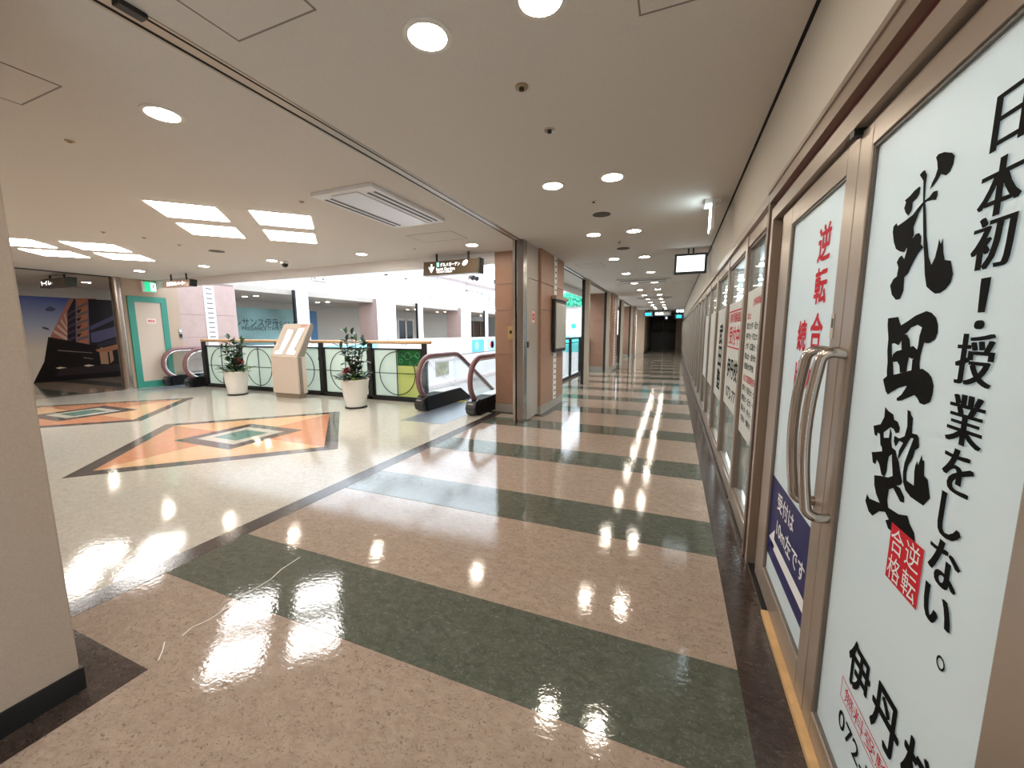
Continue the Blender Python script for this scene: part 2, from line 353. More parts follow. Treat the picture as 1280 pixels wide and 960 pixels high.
c_ = Vector((XA+.06, ym+.17, (a0.z+a1.z)/2)); mb = MB()
for a, b in (((0,0),(.02,.05)), ((0,0),(-.04,-.06)), ((0,0),(.03,-.06)), ((.02,.04),(-.03,.02)), ((.02,.04),(.05,.02))):
    mb.tube([c_+Vector((0, a[0], a[1])), c_+Vector((0, b[0], b[1]))], .008, 6)
mb.lathe([(.0,-.016),(.014,-.008),(.014,.008),(.0,.016)], c_+Vector((0,.03,.07)), 8); obj('running_figure', mb, mat('exit figure', (0,.3,.15), .5), es)
bp_ = thing('call_button', 'small steel call button plate on the light brown wall', 'button', (XA, 6.46, 1.3))
a = on_x(225.5, 416, XA); obj('plate', B(XA, XA+.012, a.y-.045, a.y+.045, a.z-.16, a.z+.10), steel, bp_, bevel=.003); obj('button', B(XA+.012, XA+.02, a.y-.025, a.y+.025, a.z+.02, a.z+.07), whiteink, bp_); obj('key_switch', B(XA+.012, XA+.018, a.y-.03, a.y+.03, a.z-.12, a.z-.03), iron, bp_)
def ladder(parent, face, c, z0, z1, w, step=.135):
    """white printed strip with a row of black ticks"""
    mb = MB(); tk = MB(); n = int((z1-z0)/step)
    if face == '+x':
        mb.box(c[0], c[0]+.012, c[1]-w/2, c[1]+w/2, z0, z1)
        for i in range(n): tk.box(c[0]+.012, c[0]+.015, c[1]-w*.28, c[1]+w*.28, z0+step*(i+.5)-.012, z0+step*(i+.5)+.012)
    else:
        mb.box(c[0]-w/2, c[0]+w/2, c[1]-.012, c[1], z0, z1)
        for i in range(n): tk.box(c[0]-w*.28, c[0]+w*.28, c[1]-.015, c[1]-.012, z0+step*(i+.5)-.012, z0+step*(i+.5)+.012)
    s = obj('ladder_strip', mb, white_p, parent); obj('tick_marks', tk, iron, s)
def tiled(parent, box, m, zs):
    """column cladding: one slab per course"""
    x0, x1, y0, y1 = box
    for a, b in zip(zs, zs[1:]): obj('cladding_slab', B(x0, x1, y0, y1, a+.004, b-.004), m, parent)
pk = thing('pink_pillar', 'pink tiled pillar with white ladder strip by the far escalator', 'pillar', (XA-.4, 7.35, 0))
obj('core', B(XA-.98, XA-.02, 6.64, 8.11, -.2, CEIL+.1), mat('grout', (.3, .22, .2), .8), pk); tiled(pk, (XA-1, XA, 6.62, 8.13), pink_col, [0, .62, 1.24, 1.86, CEIL+.05])
a = on_x(264, 400, XA); ladder(pk, '+x', (XA, a.y), .1, CEIL, .28)
for (y0, y1) in piers[1:3]: ladder(aw, '+x', (XA+.012, (y0+y1)/2), .3, OT-.1, .22, .16)
# mural
mu = thing('wall_mural', 'large photo mural of an apartment block at dusk on the passage wall', 'mural', (XM, 5.3, 0))
def MP(x, y): p = on_x(x, y, XM); return (p.y, p.z)
def mplate(name, pts, m, lv): return obj(name, MB().prism([(XM+.01+.001*lv, *MP(x, y)) for x, y in pts], (-.001, 0, 0)), m, mu)
msky = bpy.data.materials.new('mural sky print'); msky.use_nodes = True
N = msky.node_tree.nodes; L = msky.node_tree.links; b_ = N['Principled BSDF']; tcn = N.new('ShaderNodeTexCoord'); sx_ = N.new('ShaderNodeSeparateXYZ'); rp = N.new('ShaderNodeValToRGB'); mrn = N.new('ShaderNodeMapRange')
mrn.inputs[1].default_value = .9; mrn.inputs[2].default_value = 2.4; L.new(tcn.outputs['Object'], sx_.inputs[0]); L.new(sx_.outputs[2], mrn.inputs[0]); L.new(mrn.outputs[0], rp.inputs[0]); L.new(rp.outputs[0], b_.inputs[0]); b_.inputs['Roughness'].default_value = .3
rp.color_ramp.elements[0].color = (.80, .72, .62, 1); rp.color_ramp.elements[1].color = (.02, .07, .40, 1); e_ = rp.color_ramp.elements.new(.5); e_.color = (.36, .42, .60, 1)
y0m = 4.4
obj('print_sky', B(XM, XM+.01, y0m, 7.35, .0, 2.37), msky, mu)
def pm(name, c): return mat(name, c, .3)
mplate('print_cloud', [(56,386),(62,383),(70,386),(66,389),(58,389)], pm('print cloud', (.05,.07,.17)), 1)
mplate('print_cloud', [(52,408),(60,410),(62,413),(54,411)], pm('print cloud', (.05,.07,.17)), 1)
mplate('print_facade', [(100,373),(86,373.5),(64,418),(60,432),(100,440),(120,440),(120,373)], pm('print salmon', (.46,.18,.14)), 1)
for i in range(5): mplate('print_balcony', [(85-4.5*i,384+7*i),(84.5-4.5*i,387+7.2*i),(84,402+6*i),(84,398+6*i)], pm('print pale', (.68,.50,.43)), 2)
mplate('print_shadow_bay', [(92,373.8),(84,389),(84,425),(95,428),(95,373.8)], pm('print dark', (.012,.010,.022)), 3)
for i in range(5): mplate('print_balcony_edge', [(84,392+8*i),(94,386+8.5*i),(94,389+8.5*i),(84,395+8*i)], pm('print violet', (.07,.05,.10)), 4)
mplate('print_orange_bay', [(95,373.8),(109,374),(110,428),(95,426)], pm('print orange', (.52,.19,.09)), 3)
for i in range(5): mplate('print_floor_edge', [(95.5,383+10*i),(109.5,377+10.5*i),(109.5,380.5+10.5*i),(95.5,387+10*i)], pm('print grey', (.16,.14,.15) if i < 3 else (.5,.47,.46)), 4)
for i in range(4): mplate('print_floor_shade', [(95.5,388+10*i),(102,386+10*i),(99,391+10*i),(95.5,391+10*i)], pm('print dark', (.012,.010,.022)), 5)
mplate('print_column', [(94,373.8),(95.5,373.8),(96,426),(94.5,426)], pm('print lilac', (.2,.16,.25)), 6)
mplate('print_column', [(108.5,374),(110,374),(111.5,430),(110,430)], pm('print lilac', (.2,.16,.25)), 6)
mplate('print_dark_block', [(110,374),(160,376.5),(162,436),(112,434)], pm('print night', (.008,.007,.016)), 3)
for (q, c) in (([(112,408),(150,390),(151,396),(113,413)], (.09,.09,.21)), ([(113,416),(152,406),(153,418),(122,428),(114,428)], (.11,.11,.24)), ([(122,430),(154,420),(155,428),(120,434)], (.03,.03,.055))): mplate('print_balcony_band', q, pm('print band %.2f' % c[0], c), 4)
mplate('print_foreground', [(60,421),(119,432),(130,437),(163,434),(168,480),(40,482),(55,452)], pm('print black', (.004,.003,.004)), 5)
mplate('print_canopy', [(119,437),(155,428),(158,433),(134,440),(122,440)], pm('print canopy', (.45,.20,.10)), 6)
mplate('print_entrance', [(124,440),(134,439),(136,455),(126,455)], pm('print lit', (.50,.28,.17)), 6); mplate('print_entrance', [(136,439),(140,438),(142,450),(138,454)], pm('print lit', (.50,.28,.17)), 6)
for x0, y0, x1, y1 in ((72,438,115,441), (104,447,116,448.5)): mplate('print_headlight_streak', [(x0,y0-.6),(x1,y1-.3),(x1,y1+.5),(x0,y0+.6)], pm('print streak', (.28,.22,.20)), 6)
for x, y in ((75,460), (110,457)): mplate('print_star_light', [(x-6,y),(x,y-1.5),(x+8,y-.4),(x,y+1.5)], pm('print star', (.8,.68,.55)), 6)
mplate('print_road', [(75,460.5),(163,454),(166,462),(100,468),(70,470)], pm('print road', (.030,.020,.024)), 6)
for i in range(3): mplate('print_lattice', [(145+2.5*i,377),(146+2.5*i,377),(154+i,402),(153+i,402)], pm('print lattice', (.30,.29,.31)), 6)
# hanging signs of the left hall (wedge boxes on two rods)
def hang_sign(name, label, x0, x1, y, z0, z1, depth, zc=CEIL, mbody=None):
    t = thing(name, label, 'sign', ((x0+x1)/2, y, z0))
    body = obj('sign_box', MB().prism([(x0, y, z0), (x0, y+.03, z1), (x0, y+depth, z1), (x0, y+depth-.02, z0)], (x1-x0, 0, 0)), mbody or mat('bronze sign box', (.17, .125, .085), .25, metal=.5), t)
    obj('end_cap', MB().prism([(x1, y-.008, z0-.008), (x1, y+.022, z1+.008), (x1, y+depth+.008, z1+.008), (x1, y+depth-.012, z0-.008)], (.03, 0, 0)), mat('dark green metal', (.012, .02, .016), .35), t)
    for q in (.22, .80):
        X = x0+(x1-x0)*q; obj('hanging_rod', MB().tube([(X, y+depth/2, z1-.01), (X, y+depth/2, zc)], .018, 8), iron, t)
    return t
YS = 5.85; p0 = on_y(529, 345, YS); p1 = on_y(597, 322, YS)
sg = hang_sign('hanging_sign', 'bronze hanging sign with white down arrow over the near escalator', p0.x, p1.x, YS, p0.z, p1.z, .16)
sw = p1.x-p0.x; lit = emis('sign lit white', (1, 1, .97), 2.0); zc_ = (p0.z+p1.z)/2
def sy(z): return YS+.03*(z-p0.z)/(p1.z-p0.z)-.006
ar = MB(); ax = p0.x+sw*.155; 
for pts in ([(-.012,.07),(.012,.07),(.012,-.03),(-.012,-.03)], [(-.055,.015),(0,-.075),(.055,.015),(.045,.03),(0,-.03),(-.045,.03)]):
    ar.prism([(ax+u, sy(zc_+v), zc_+v) for u, v in pts], (0, .002, 0))
obj('down_arrow', ar, lit, sg)
tx = MB(); put(tx, 'グルメガーデン', (p0.x+sw*.50, sy(zc_+.05), zc_+.05), sw*.36, .062, '-y', .012); put(tx, 'Itami Garden', (p0.x+sw*.42, sy(zc_-.02), zc_-.02), sw*.34, .05, '-y', .012); put(tx, 'GOURMET GARDEN', (p0.x+sw*.40, sy(zc_-.07), zc_-.07), sw*.28, .028, '-y', .005); obj('lettering', tx, lit, sg)
obj('floor_badge', B(p0.x+sw*.265, p0.x+sw*.305, sy(zc_)-.01, sy(zc_)-.006, zc_+.02, zc_+.085), emis('sign cyan', (.3, .9, .85), 1.5), sg)
obj('escalator_symbol', MB().prism([(p0.x+sw*.77+.05*math.cos(k*math.pi/8), sy(zc_+.05)-.002, zc_+.055+.04*math.sin(k*math.pi/8)+.02*math.cos(k*math.pi/8)) for k in range(16)], (0, .002, 0)), lit, sg)
YS2 = 5.55; p0 = on_y(203, 359.5, YS2); p1 = on_y(235, 349, YS2)
s2 = hang_sign('hanging_sign', 'bronze hanging sign with glowing white line beside the teal door', p0.x, p1.x, YS2, p0.z, p1.z, .16, mbody=mat('copper sign box', (.45, .30, .24), .3, metal=.3))
obj('lit_lettering', put(MB(), '駐車場 エレベーター', (p0.x+(p1.x-p0.x)*.53, YS2+.004, (p0.z+p1.z)/2), (p1.x-p0.x)*.7, .09, '-y', .03), lit, s2)
YS3 = 4.55; p0 = on_y(50, 360, YS3); p1 = on_y(79, 346, YS3)
s3 = hang_sign('hanging_sign', 'dark bronze hanging sign with short white lettering before the mural', p0.x, p1.x, YS3, p0.z, p1.z, .2)
obj('lit_lettering', put(MB(), 'トイレ', (p0.x+(p1.x-p0.x)*.28, YS3+.004, (p0.z+p1.z)/2), (p1.x-p0.x)*.4, .1, '-y', .03), lit, s3)
e2 = thing('guide_sign', 'white and green exit guide light on the wall above the mural', 'sign', (XM+.05, 6.5, 2.5))
a0 = on_x(108.5, 350.5, XM+.06); a1 = on_x(124, 362, XM+.06)
obj('housing', B(XM, XM+.05, a0.y, a1.y, a1.z, a0.z), white_p, e2); obj('lit_panel', B(XM+.05, XM+.06, a0.y+.01, a1.y-.01, a1.z+.01, a0.z-.01), emis('guide white', (.8, 1, .95), 2.2), e2)
obj('lettering', put(MB(), '⇐ 出口', (XM+.061, (a0.y+a1.y)/2, (a0.z+a1.z)/2), (a1.y-a0.y)*.7, (a0.z-a1.z)*.4, '+x', .02), mat('guide green', (0, .35, .2), .5), e2)
# ================================================================== ATRIUM DETAILS
sb = thing('sign_board', 'pale blue advertising board with dark lettering on the far passage wall', 'sign', (XM, 13, 1))
a0 = on_x(286, 383.2, XM); a1 = on_x(371, 387.5, XM)
gradb = mat('board blue', (.36, .66, .73), .5, noise=(.7, .35, 1))
obj('board', B(XM, XM+.03, a0.y, a1.y, .55, a0.z), gradb, sb); obj('end_panel', B(XM, XM+.032, on_x(386, 389, XM).y, on_x(395, 389, XM).y, .55, on_x(390, 389, XM).z), mat('board deep blue', (.12, .30, .60), .5), sb)
obj('board_join', B(XM, XM+.028, a1.y, on_x(386, 389, XM).y, .55, a0.z), mat('board blue join', (.30, .58, .70), .5), sb)
tb = MB(); q0 = on_x(294, 402, XM+.04); q1 = on_x(348, 403, XM+.04); put(tb, 'レサンス伊丹', (XM+.035, (q0.y+q1.y)/2, q0.z-.02), q1.y-q0.y, .36, '+x')
q2 = on_x(342, 404, XM+.04); q3 = on_x(375, 404, XM+.04); put(tb, 'スタイルガー', (XM+.035, (q2.y+q3.y)/2, q2.z-.02), q3.y-q2.y-.05, .26, '+x')
q0 = on_x(302.5, 410.5, XM+.04); q1 = on_x(364, 410.5, XM+.04); put(tb, 'PRESSANCE ITAMI STYLE', (XM+.035, (q0.y+q1.y)/2, q0.z), q1.y-q0.y, .15, '+x', .008); obj('lettering', tb, mat('board ink', (.02, .05, .09), .5), sb)
wn = thing('window_9', 'dark two pane window in the far passage wall', 'window', (XM, 22, 1), kind='structure')
a0 = on_x(496, 398, XM); a1 = on_x(517, 425, XM)
obj('window_frame', MB().frame('x', XM, XM+.06, a0.y, a1.y, .0, a0.z, .12).box(XM, XM+.06, (a0.y+a1.y)/2-.08, (a0.y+a1.y)/2+.08, 0, a0.z), white_p, wn)
for i in (0, 1): obj('pane', B(XM, XM+.02, a0.y+.12+i*(a1.y-a0.y-.1)/2, a0.y+(i+1)*(a1.y-a0.y)/2-.06, .12, a0.z-.12), mat('dark pane', (.02, .035, .06), .1), wn)
br_ = thing('shop_front', 'brown unlit shop front across the atrium behind the far opening', 'shop', (XM, 29, 0))
obj('backing', B(XM+.005, XM+.05, 28.5, 33.7, 0, 2.3), mat('brown shop', (.10, .065, .045), .5), br_)
for y in (29.4, 30.8, 32.2): obj('partition', B(XM+.005, XM+.15, y, y+.12, 0, 2.3), mat('tan partition', (.30, .22, .17), .5), br_)
# parapets in the openings
def parapet(label, y0, y1, zt, panels):
    t = thing('parapet', label, 'parapet', (XA, (y0+y1)/2, 0), 'atrium parapets across the void')
    obj('guard_panel', B(XA+.004, XA+.02, y0, y1, 0, zt), atrium_w, t)
    for (ya, yb, za, zb, m) in panels: obj('banner', B(XA+.02, XA+.035, ya, yb, za, zb), m, t)
    obj('coping', B(XA+.004, XA+.05, y0, y1, zt, zt+.03), white_p, t)
    return t
cy = pm('banner cyan', (.35, .78, .85)); rd = pm('banner red', (.75, .10, .07)); orr = pm('banner orange', (.80, .40, .12)); bl = pm('banner blue', (.10, .42, .66)); wt = white_p
parapet('white atrium parapet with cyan and red banner strip behind the handrail', 8.14, 14.29, .93, [(8.2,9.0,.45,.74,orr),(9.0,9.35,.3,.62,rd),(9.35,9.9,.3,.5,cy),(10.9,14.25,.50,.86,cy),(9.9,10.9,.5,.7,pm('banner pale', (.7,.85,.85)))])
pp = parapet('plain white atrium parapet with small dark logo beside the pier', 15.61, 21.84, 1.0, [])
obj('logo', put(MB(), 'ITAMI', (XA+.022, 16.1, .72), .5, .12, '+x', .01), blueink, pp); obj('lettering', put(MB(), '伊丹 ショッピング', (XA+.022, 20.0, .45), 2.4, .3, '+x'), pm('faint ink', (.5, .52, .55)), pp)
p3 = parapet('white atrium parapet with blue picture panels below the far shop front', 23.16, 29.79, .98, [(23.2,25.0,.02,.85,bl),(25.6,27.0,0,.85,cy),(27.2,29.5,0,.85,wt)])
for y, m in ((23.9, cy), (26.2, rd), (28.2, bl), (26.4, blueink)): obj('picture_spot', MB().prism([(XA+.036, y+.3*math.cos(k*.785), .45+.28*math.sin(k*.785)) for k in range(8)], (.003, 0, 0)), m, p3)
# framed boards and bars on upper wall
def framed(px0, py0, px1, py1, label, art):
    a, b = on_x(px0, py0, XA), on_x(px1, py1, XA); t = thing('framed_board', label, 'picture', (XA, (a.y+b.y)/2, b.z))
    obj('frame', MB().frame('x', XA, XA+.06, a.y, b.y, b.z, a.z, .07), mat('grey frame', (.5, .47, .45), .5), t); obj('board', B(XA, XA+.03, a.y+.07, b.y-.07, b.z+.07, a.z-.07), white_p, t)
    if art: obj('lettering', put(MB(), art, (XA+.032, (a.y+b.y)/2, (a.z+b.z)/2), (b.y-a.y)*.6, (a.z-b.z)*.7, '+x'), pm('faint ink2', (.45, .45, .48)), t)
    else:
        c = Vector((XA+.04, (a.y+b.y)/2, (a.z+b.z)/2-.02)); r = (b.y-a.y)*.3
        obj('arc_motif', MB().tube([c+Vector((0, r*math.cos(q), r*.5*math.sin(q))) for q in [math.pi*(1+k/12) for k in range(13)]], .02, 6), iron, t)
framed(388, 340, 407, 353, 'white framed board with dark arc on the upper atrium wall', None)
framed(536, 356, 545, 374, 'narrow framed board with grey lettering on the upper atrium wall', '食')
framed(611, 371, 618, 383, 'small distant framed board on the upper atrium wall', '店')
for a, b in (((481,343.5),(506,342.5)), ((582,363.3),(601.5,363.3))):
    p, q = on_x(*a, XA), on_x(*b, XA); t = thing('banner_bar', 'thin horizontal banner bar on brackets on the upper atrium wall', 'bar', (XA, p.y, p.z), 'banner bars on the atrium wall')
    obj('bar', MB().tube([(XA+.15, p.y, p.z), (XA+.15, q.y, p.z)], .025, 8), mat('bar grey', (.35, .34, .34), .5), t)
    for y in (p.y, q.y): obj('bracket', B(XA, XA+.15, y-.03, y+.03, p.z-.03, p.z+.03), iron, t)
a, b = on_x(545, 454, XA), on_x(560, 467, XA); t = thing('lower_picture', 'olive picture panel low on the atrium wall seen through the escalator', 'picture', (XA, (a.y+b.y)/2, b.z))
obj('panel', B(XA, XA+.03, a.y, b.y, b.z, a.z), mat('olive print', (.30, .28, .18), .6, noise=(3, .5, 4)), t); obj('frame', MB().frame('x', XA, XA+.05, a.y-.06, b.y+.06, b.z-.06, a.z+.06, .06), mat('grey frame', (.5, .47, .45), .5), t)
struct('trim_8', B(XA, XA+.12, 6.8, 33, -1.75, -1.55).box(XA, XA+.08, 6.8, 33, -.28, -.05), mat('pale pink ledge', (.80, .68, .69), .6), 'pale ledges along the lower atrium wall', 'trim')
a, b = on_x(566, 344, XA+.5), on_x(621, 355, XA+.5)
struct('trim_6', B(XA, XA+.5, 18.0, 33, TOP-.35, TOP-.02), mat('pale pink ledge', (.80, .68, .69), .6), 'pale pink ledge along the upper atrium wall', 'trim')
for x, y in ((588, 345.5), (593, 346.5), (619, 353)):
    c = on_x(x, y, XA+.55); t = thing('spotlight', 'small dark spotlight on the pink atrium ledge', 'spotlight', (c.x, c.y, c.z), 'spotlights on the pink ledge')
    obj('lamp_head', MB().tube([c, c+Vector((.25, -.12, -.12))], [.11, .15], 10), iron, t); obj('yoke', B(c.x-.1, c.x, c.y-.03, c.y+.03, c.z-.05, c.z+.2), iron, t)
# end wall banners (seen past the corridor railing)
YE = 33.0
eb = thing('wall_banner', 'white and turquoise banner with round teal emblem on the atrium end wall', 'banner', (-8, YE, 0))
a0, a1 = on_y(690, 402, YE-.05), on_y(730, 470, YE-.05)
obj('sheet', B(a0.x, a1.x, YE-.05, YE-.02, a1.z, a0.z), white_p, eb); z = on_y(715, 421, YE).z; obj('band', B(a0.x, a1.x, YE-.07, YE-.05, on_y(715, 440, YE).z, z), pm('turquoise', (.10, .62, .62)), eb)
c = on_y(717, 407.5, YE-.08); obj('emblem', MB().prism([(c.x+.22*math.cos(k*.393), YE-.06, c.z+.22*math.sin(k*.393)) for k in range(16)], (0, -.02, 0)), pm('teal emblem', (.05, .5, .42)), eb)
obj('lettering', put(MB(), 'いたみ モール', (c.x-.2, YE-.052, c.z-.85), 3.6, .4, '-y'), pm('teal ink', (.15, .45, .45)), eb); obj('small_lettering', put(MB(), 'ITAMI', (c.x+.2, YE-.052, c.z-1.4), 2.0, .3, '-y'), pm('teal ink', (.15, .45, .45)), eb)
ga = thing('leaf_garland', 'green leaf garland across the top of the atrium end wall', 'garland', (-8, YE-.3, 3.4)); mb = MB()
a0, a1 = on_y(690, 350, YE-.3), on_y(732, 372, YE-.3)
for i in range(240):
    x = random.uniform(a0.x, a1.x); zz = random.uniform(3.45, 4.45); r = random.uniform(.12, .26); th = random.uniform(0, 6.28); y = YE-.3-random.uniform(0, .3)
    u = Vector((math.cos(th), random.uniform(-.4, .4), math.sin(th)))*r; w = Vector((-math.sin(th), .2, math.cos(th)))*r*.45; c = Vector((x, y, zz))
    mb.add([c-u, c+w, c+u, c-w], [(0, 1, 2, 3)])
obj('support_rail', B(a0.x, a1.x, YE-.35, YE, 3.95, 4.0), iron, ga); obj('leaves', mb, pm('garland green', (.03, .42, .25)), ga)
# ================================================================== GUARD RAIL OF THE HALL
YR = 6.40
hr = thing('guard_railing', 'iron guard railing with frosted glass, ring motifs and wooden handrail', 'railing', (-7.6, YR, 0))
xs = [-11.02, -9.70, -8.37, -7.04, -5.71, -4.40]
obj('handrail', MB().tube([(-11.12, YR, 1.17), (-4.26, YR, 1.17)], .034, 12), wood, hr, smooth=True)
obj('curb', B(-11.05, -4.38, YR-.05, YR+.05, 0, .06), iron, hr)
for x in xs:
    p = obj('post', MB().prism([(x-.055, YR-.05, 0), (x+.055, YR-.05, 0), (x+.055, YR-.05, .74), (x+.075, YR-.05, .80), (x+.045, YR-.05, .88), (x+.045, YR-.05, 1.14), (x-.045, YR-.05, 1.14), (x-.045, YR-.05, .88), (x-.075, YR-.05, .80), (x-.055, YR-.05, .74)], (0, .06, 0)), iron, hr)
for i, (a, b) in enumerate(zip(xs, xs[1:])):
    a += .06; b -= .06; m = (a+b)/2; z0, z1 = .09, 1.02; zm = (z0+z1)/2
    pf = obj('panel_frame', MB().frame('y', YR-.02, YR+.02, a, b, z0-.03, z1+.03, .03), iron, hr)
    if i < 4: obj('glass_panel', B(a+.03, b-.03, YR+.005, YR+.015, z0, z1), frost, pf)
    else:
        obj('glass_panel', B(a+.03, m, YR+.005, YR+.015, z0, z1), frost, pf); obj('glass_panel', B(m, b-.03, YR+.005, YR+.015, z1-.31, z1), frost_g, pf)
        obj('glass_panel', B(m, b-.03, YR+.005, YR+.015, z0, z1-.31), frost_y, pf)
        mb = MB()
        for (u, v, r) in ((.08, -.22, .04), (.25, -.12, .07), (.4, -.2, .09), (.48, -.1, .05), (.15, -.1, .03), (.33, -.26, .04)):
            mb.tube([(m+u+r*math.cos(q*.52), YR+.002, z1+v+r*math.sin(q*.52)) for q in range(12)], .004, 4, closed=True)
        obj('etched_rings', mb, pm('etched', (.2, .5, .25)), pf)
    r = min((b-a)/2-.06, .43)
    obj('ring', MB().tube([(m+r*math.cos(q*math.pi/20), YR-.02, zm+r*math.sin(q*math.pi/20)) for q in range(40)], .009, 6, closed=True), iron, pf, smooth=True)
    obj('cross_bar', B(a, b, YR-.027, YR-.015, zm-.007, zm+.007), iron, pf); obj('cross_bar', B(m-.007, m+.007, YR-.027, YR-.015, z0, z1), iron, pf)
# corridor railings beside the atrium
def corridor_rail(y0, y1, n, label):
    t = thing('corridor_railing', label, 'railing', (-2.82, (y0+y1)/2, 0))
    obj('top_rail', MB().tube([(-2.82, y0, 1.17), (-2.82, y1, 1.17)], .03, 10), iron, t, smooth=True); obj('curb', B(-2.88, -2.78, y0, y1, 0, .08), iron, t)
    for i in range(n+1):
        y = y0+(y1-y0)*i/n; obj('post', B(-2.85, -2.79, y-.05, y+.05, 0, 1.15), iron, t)
        if i < n:
            obj('glass_panel', B(-2.83, -2.82, y+.06, y+(y1-y0)/n-.06, .12, 1.0), clear, t)
            obj('mid_rail', B(-2.83, -2.81, y+.05, y+(y1-y0)/n-.05, 1.02, 1.05), iron, t)
corridor_rail(7.66, 14.05, 5, 'dark corridor railing with clear glass between the first two brown columns')
corridor_rail(15.55, 22.0, 5, 'dark corridor railing with clear glass beyond the second brown column')
# brown columns, posts and doors along the corridor
def column(y0, y1, label, front=True):
    t = thing('brown_column', label, 'column', (-2.4, (y0+y1)/2, 0))
    obj('core', B(-2.79, -2.02, y0+.02, y1-.02, 0, CEIL), mat('grout', (.3, .22, .2), .8), t)
    zs = [.14, .98, 1.72, 2.15, CEIL+.004]
    tiled(t, (-2.81, -2.0, y0, y1), brown_col, zs)
    obj('stone_base', B(-2.815, -1.995, y0-.005, y1+.005, 0, .14), mat('stone base', (.36, .32, .27), .5, noise=(40, .15, 3)), t)
    return t
c1 = column(6.16, 7.55, 'brown tiled column beside the near escalator with notice board')
c2 = column(14.1, 15.45, 'brown tiled column along the corridor beyond the slim tan post')
c3 = column(22.05, 23.4, 'brown tiled column farthest down the corridor')
a = on_x(692.5, 480, -2.0); ladder(c1, '+x', (-2.0, a.y), .15, CEIL, .16, .10); ladder(c2, '+x', (-2.0, 14.75), .15, CEIL, .22, .10); ladder(c3, '+x', (-2.0, 22.7), .15, CEIL, .22, .10)
sp_ = on_y(642, 417, 6.16); bt = thing('switch_plate', 'brass key switch plate on the brown column by the escalator', 'switch', (sp_.x, 6.15, 1.3))
obj('plate', B(sp_.x-.10, sp_.x+.02, 6.14, 6.16, sp_.z-.10, sp_.z+.12), mat('brass', (.55, .38, .18), .35, metal=.8), bt); obj('key_switch', B(sp_.x-.06, sp_.x-.02, 6.13, 6.14, sp_.z, sp_.z+.05), iron, bt)
nb = thing('notice_board', 'dark framed notice board mounted on the corridor column', 'notice board', (-1.98, 7.1, 1))
obj('case', B(-1.985, -1.93, 6.74, 7.50, 1.01, 1.93), iron, nb, bevel=.008); obj('face', B(-1.93, -1.924, 6.80, 7.44, 1.07, 1.87), mat('board face', (.52, .50, .45), .25), nb); obj('hood', B(-1.99, -1.91, 6.72, 7.52, 1.93, 1.99), mat('hood', (.34, .24, .19), .5), nb)
gp = thing('guide_post', 'polished steel shutter guide post with black slot beside the hall', 'post', (-2.13, 5.50, 0))
obj('guide_channel', B(-2.205, -2.165, 5.45, 5.58, 0, CEIL), steel, gp); obj('slot', B(-2.165, -2.14, 5.47, 5.58, 0, CEIL), blackgap, gp); obj('post_shaft', B(-2.14, -2.035, 5.45, 5.60, 0, CEIL), mat('grey steel', (.36, .34, .33), .25, metal=1), gp, bevel=.004)
fd = thing('fire_door', 'flat grey beige fire door leaf folded back beside the steel post', 'door', (-2.06, 5.95, 0))
obj('door_leaf', B(-2.10, -2.045, 5.605, 6.155, .02, 2.16), mat('grey beige panel', (.38, .325, .285), .5), fd, bevel=.003); obj('upper_panel', B(-2.10, -2.045, 5.605, 6.155, 2.17, CEIL-.001), mat('grey beige panel', (.38, .325, .285), .5), fd)
a = on_x(666.5, 396, -2.045); nl = obj('safety_label', B(-2.045, -2.042, a.y-.07, a.y+.07, a.z-.09, a.z+.09), mat('label pink', (.75, .45, .42), .6), fd); obj('red_mark', MB().frame('x', -2.042, -2.04, a.y-.045, a.y+.045, a.z-.045, a.z+.045, .018), redink, nl)
obj('pull_ring', B(-2.045, -2.03, 5.63, 5.68, 1.13, 1.22), iron, fd)
def slim_post(y, label):
    t = thing('slim_post', label, 'post', (-2.1, y, 0), 'slim posts along the corridor'); obj('post_shaft', B(-2.14, -2.04, y, y+.18, 0, CEIL), mat('tan post', (.42, .35, .27), .45), t); obj('guide_channel', B(-2.22, -2.14, y, y+.14, 0, CEIL), iron, t); return t
slim_post(10.2, 'slim tan post with dark guide channel standing alone before the glass railing')
slim_post(13.7, 'slim tan post with dark channel touching the second brown column')
slim_post(17.6, 'slim tan post with dark channel between second and third brown columns'); slim_post(21.7, 'slim tan post with dark channel touching the third brown column')
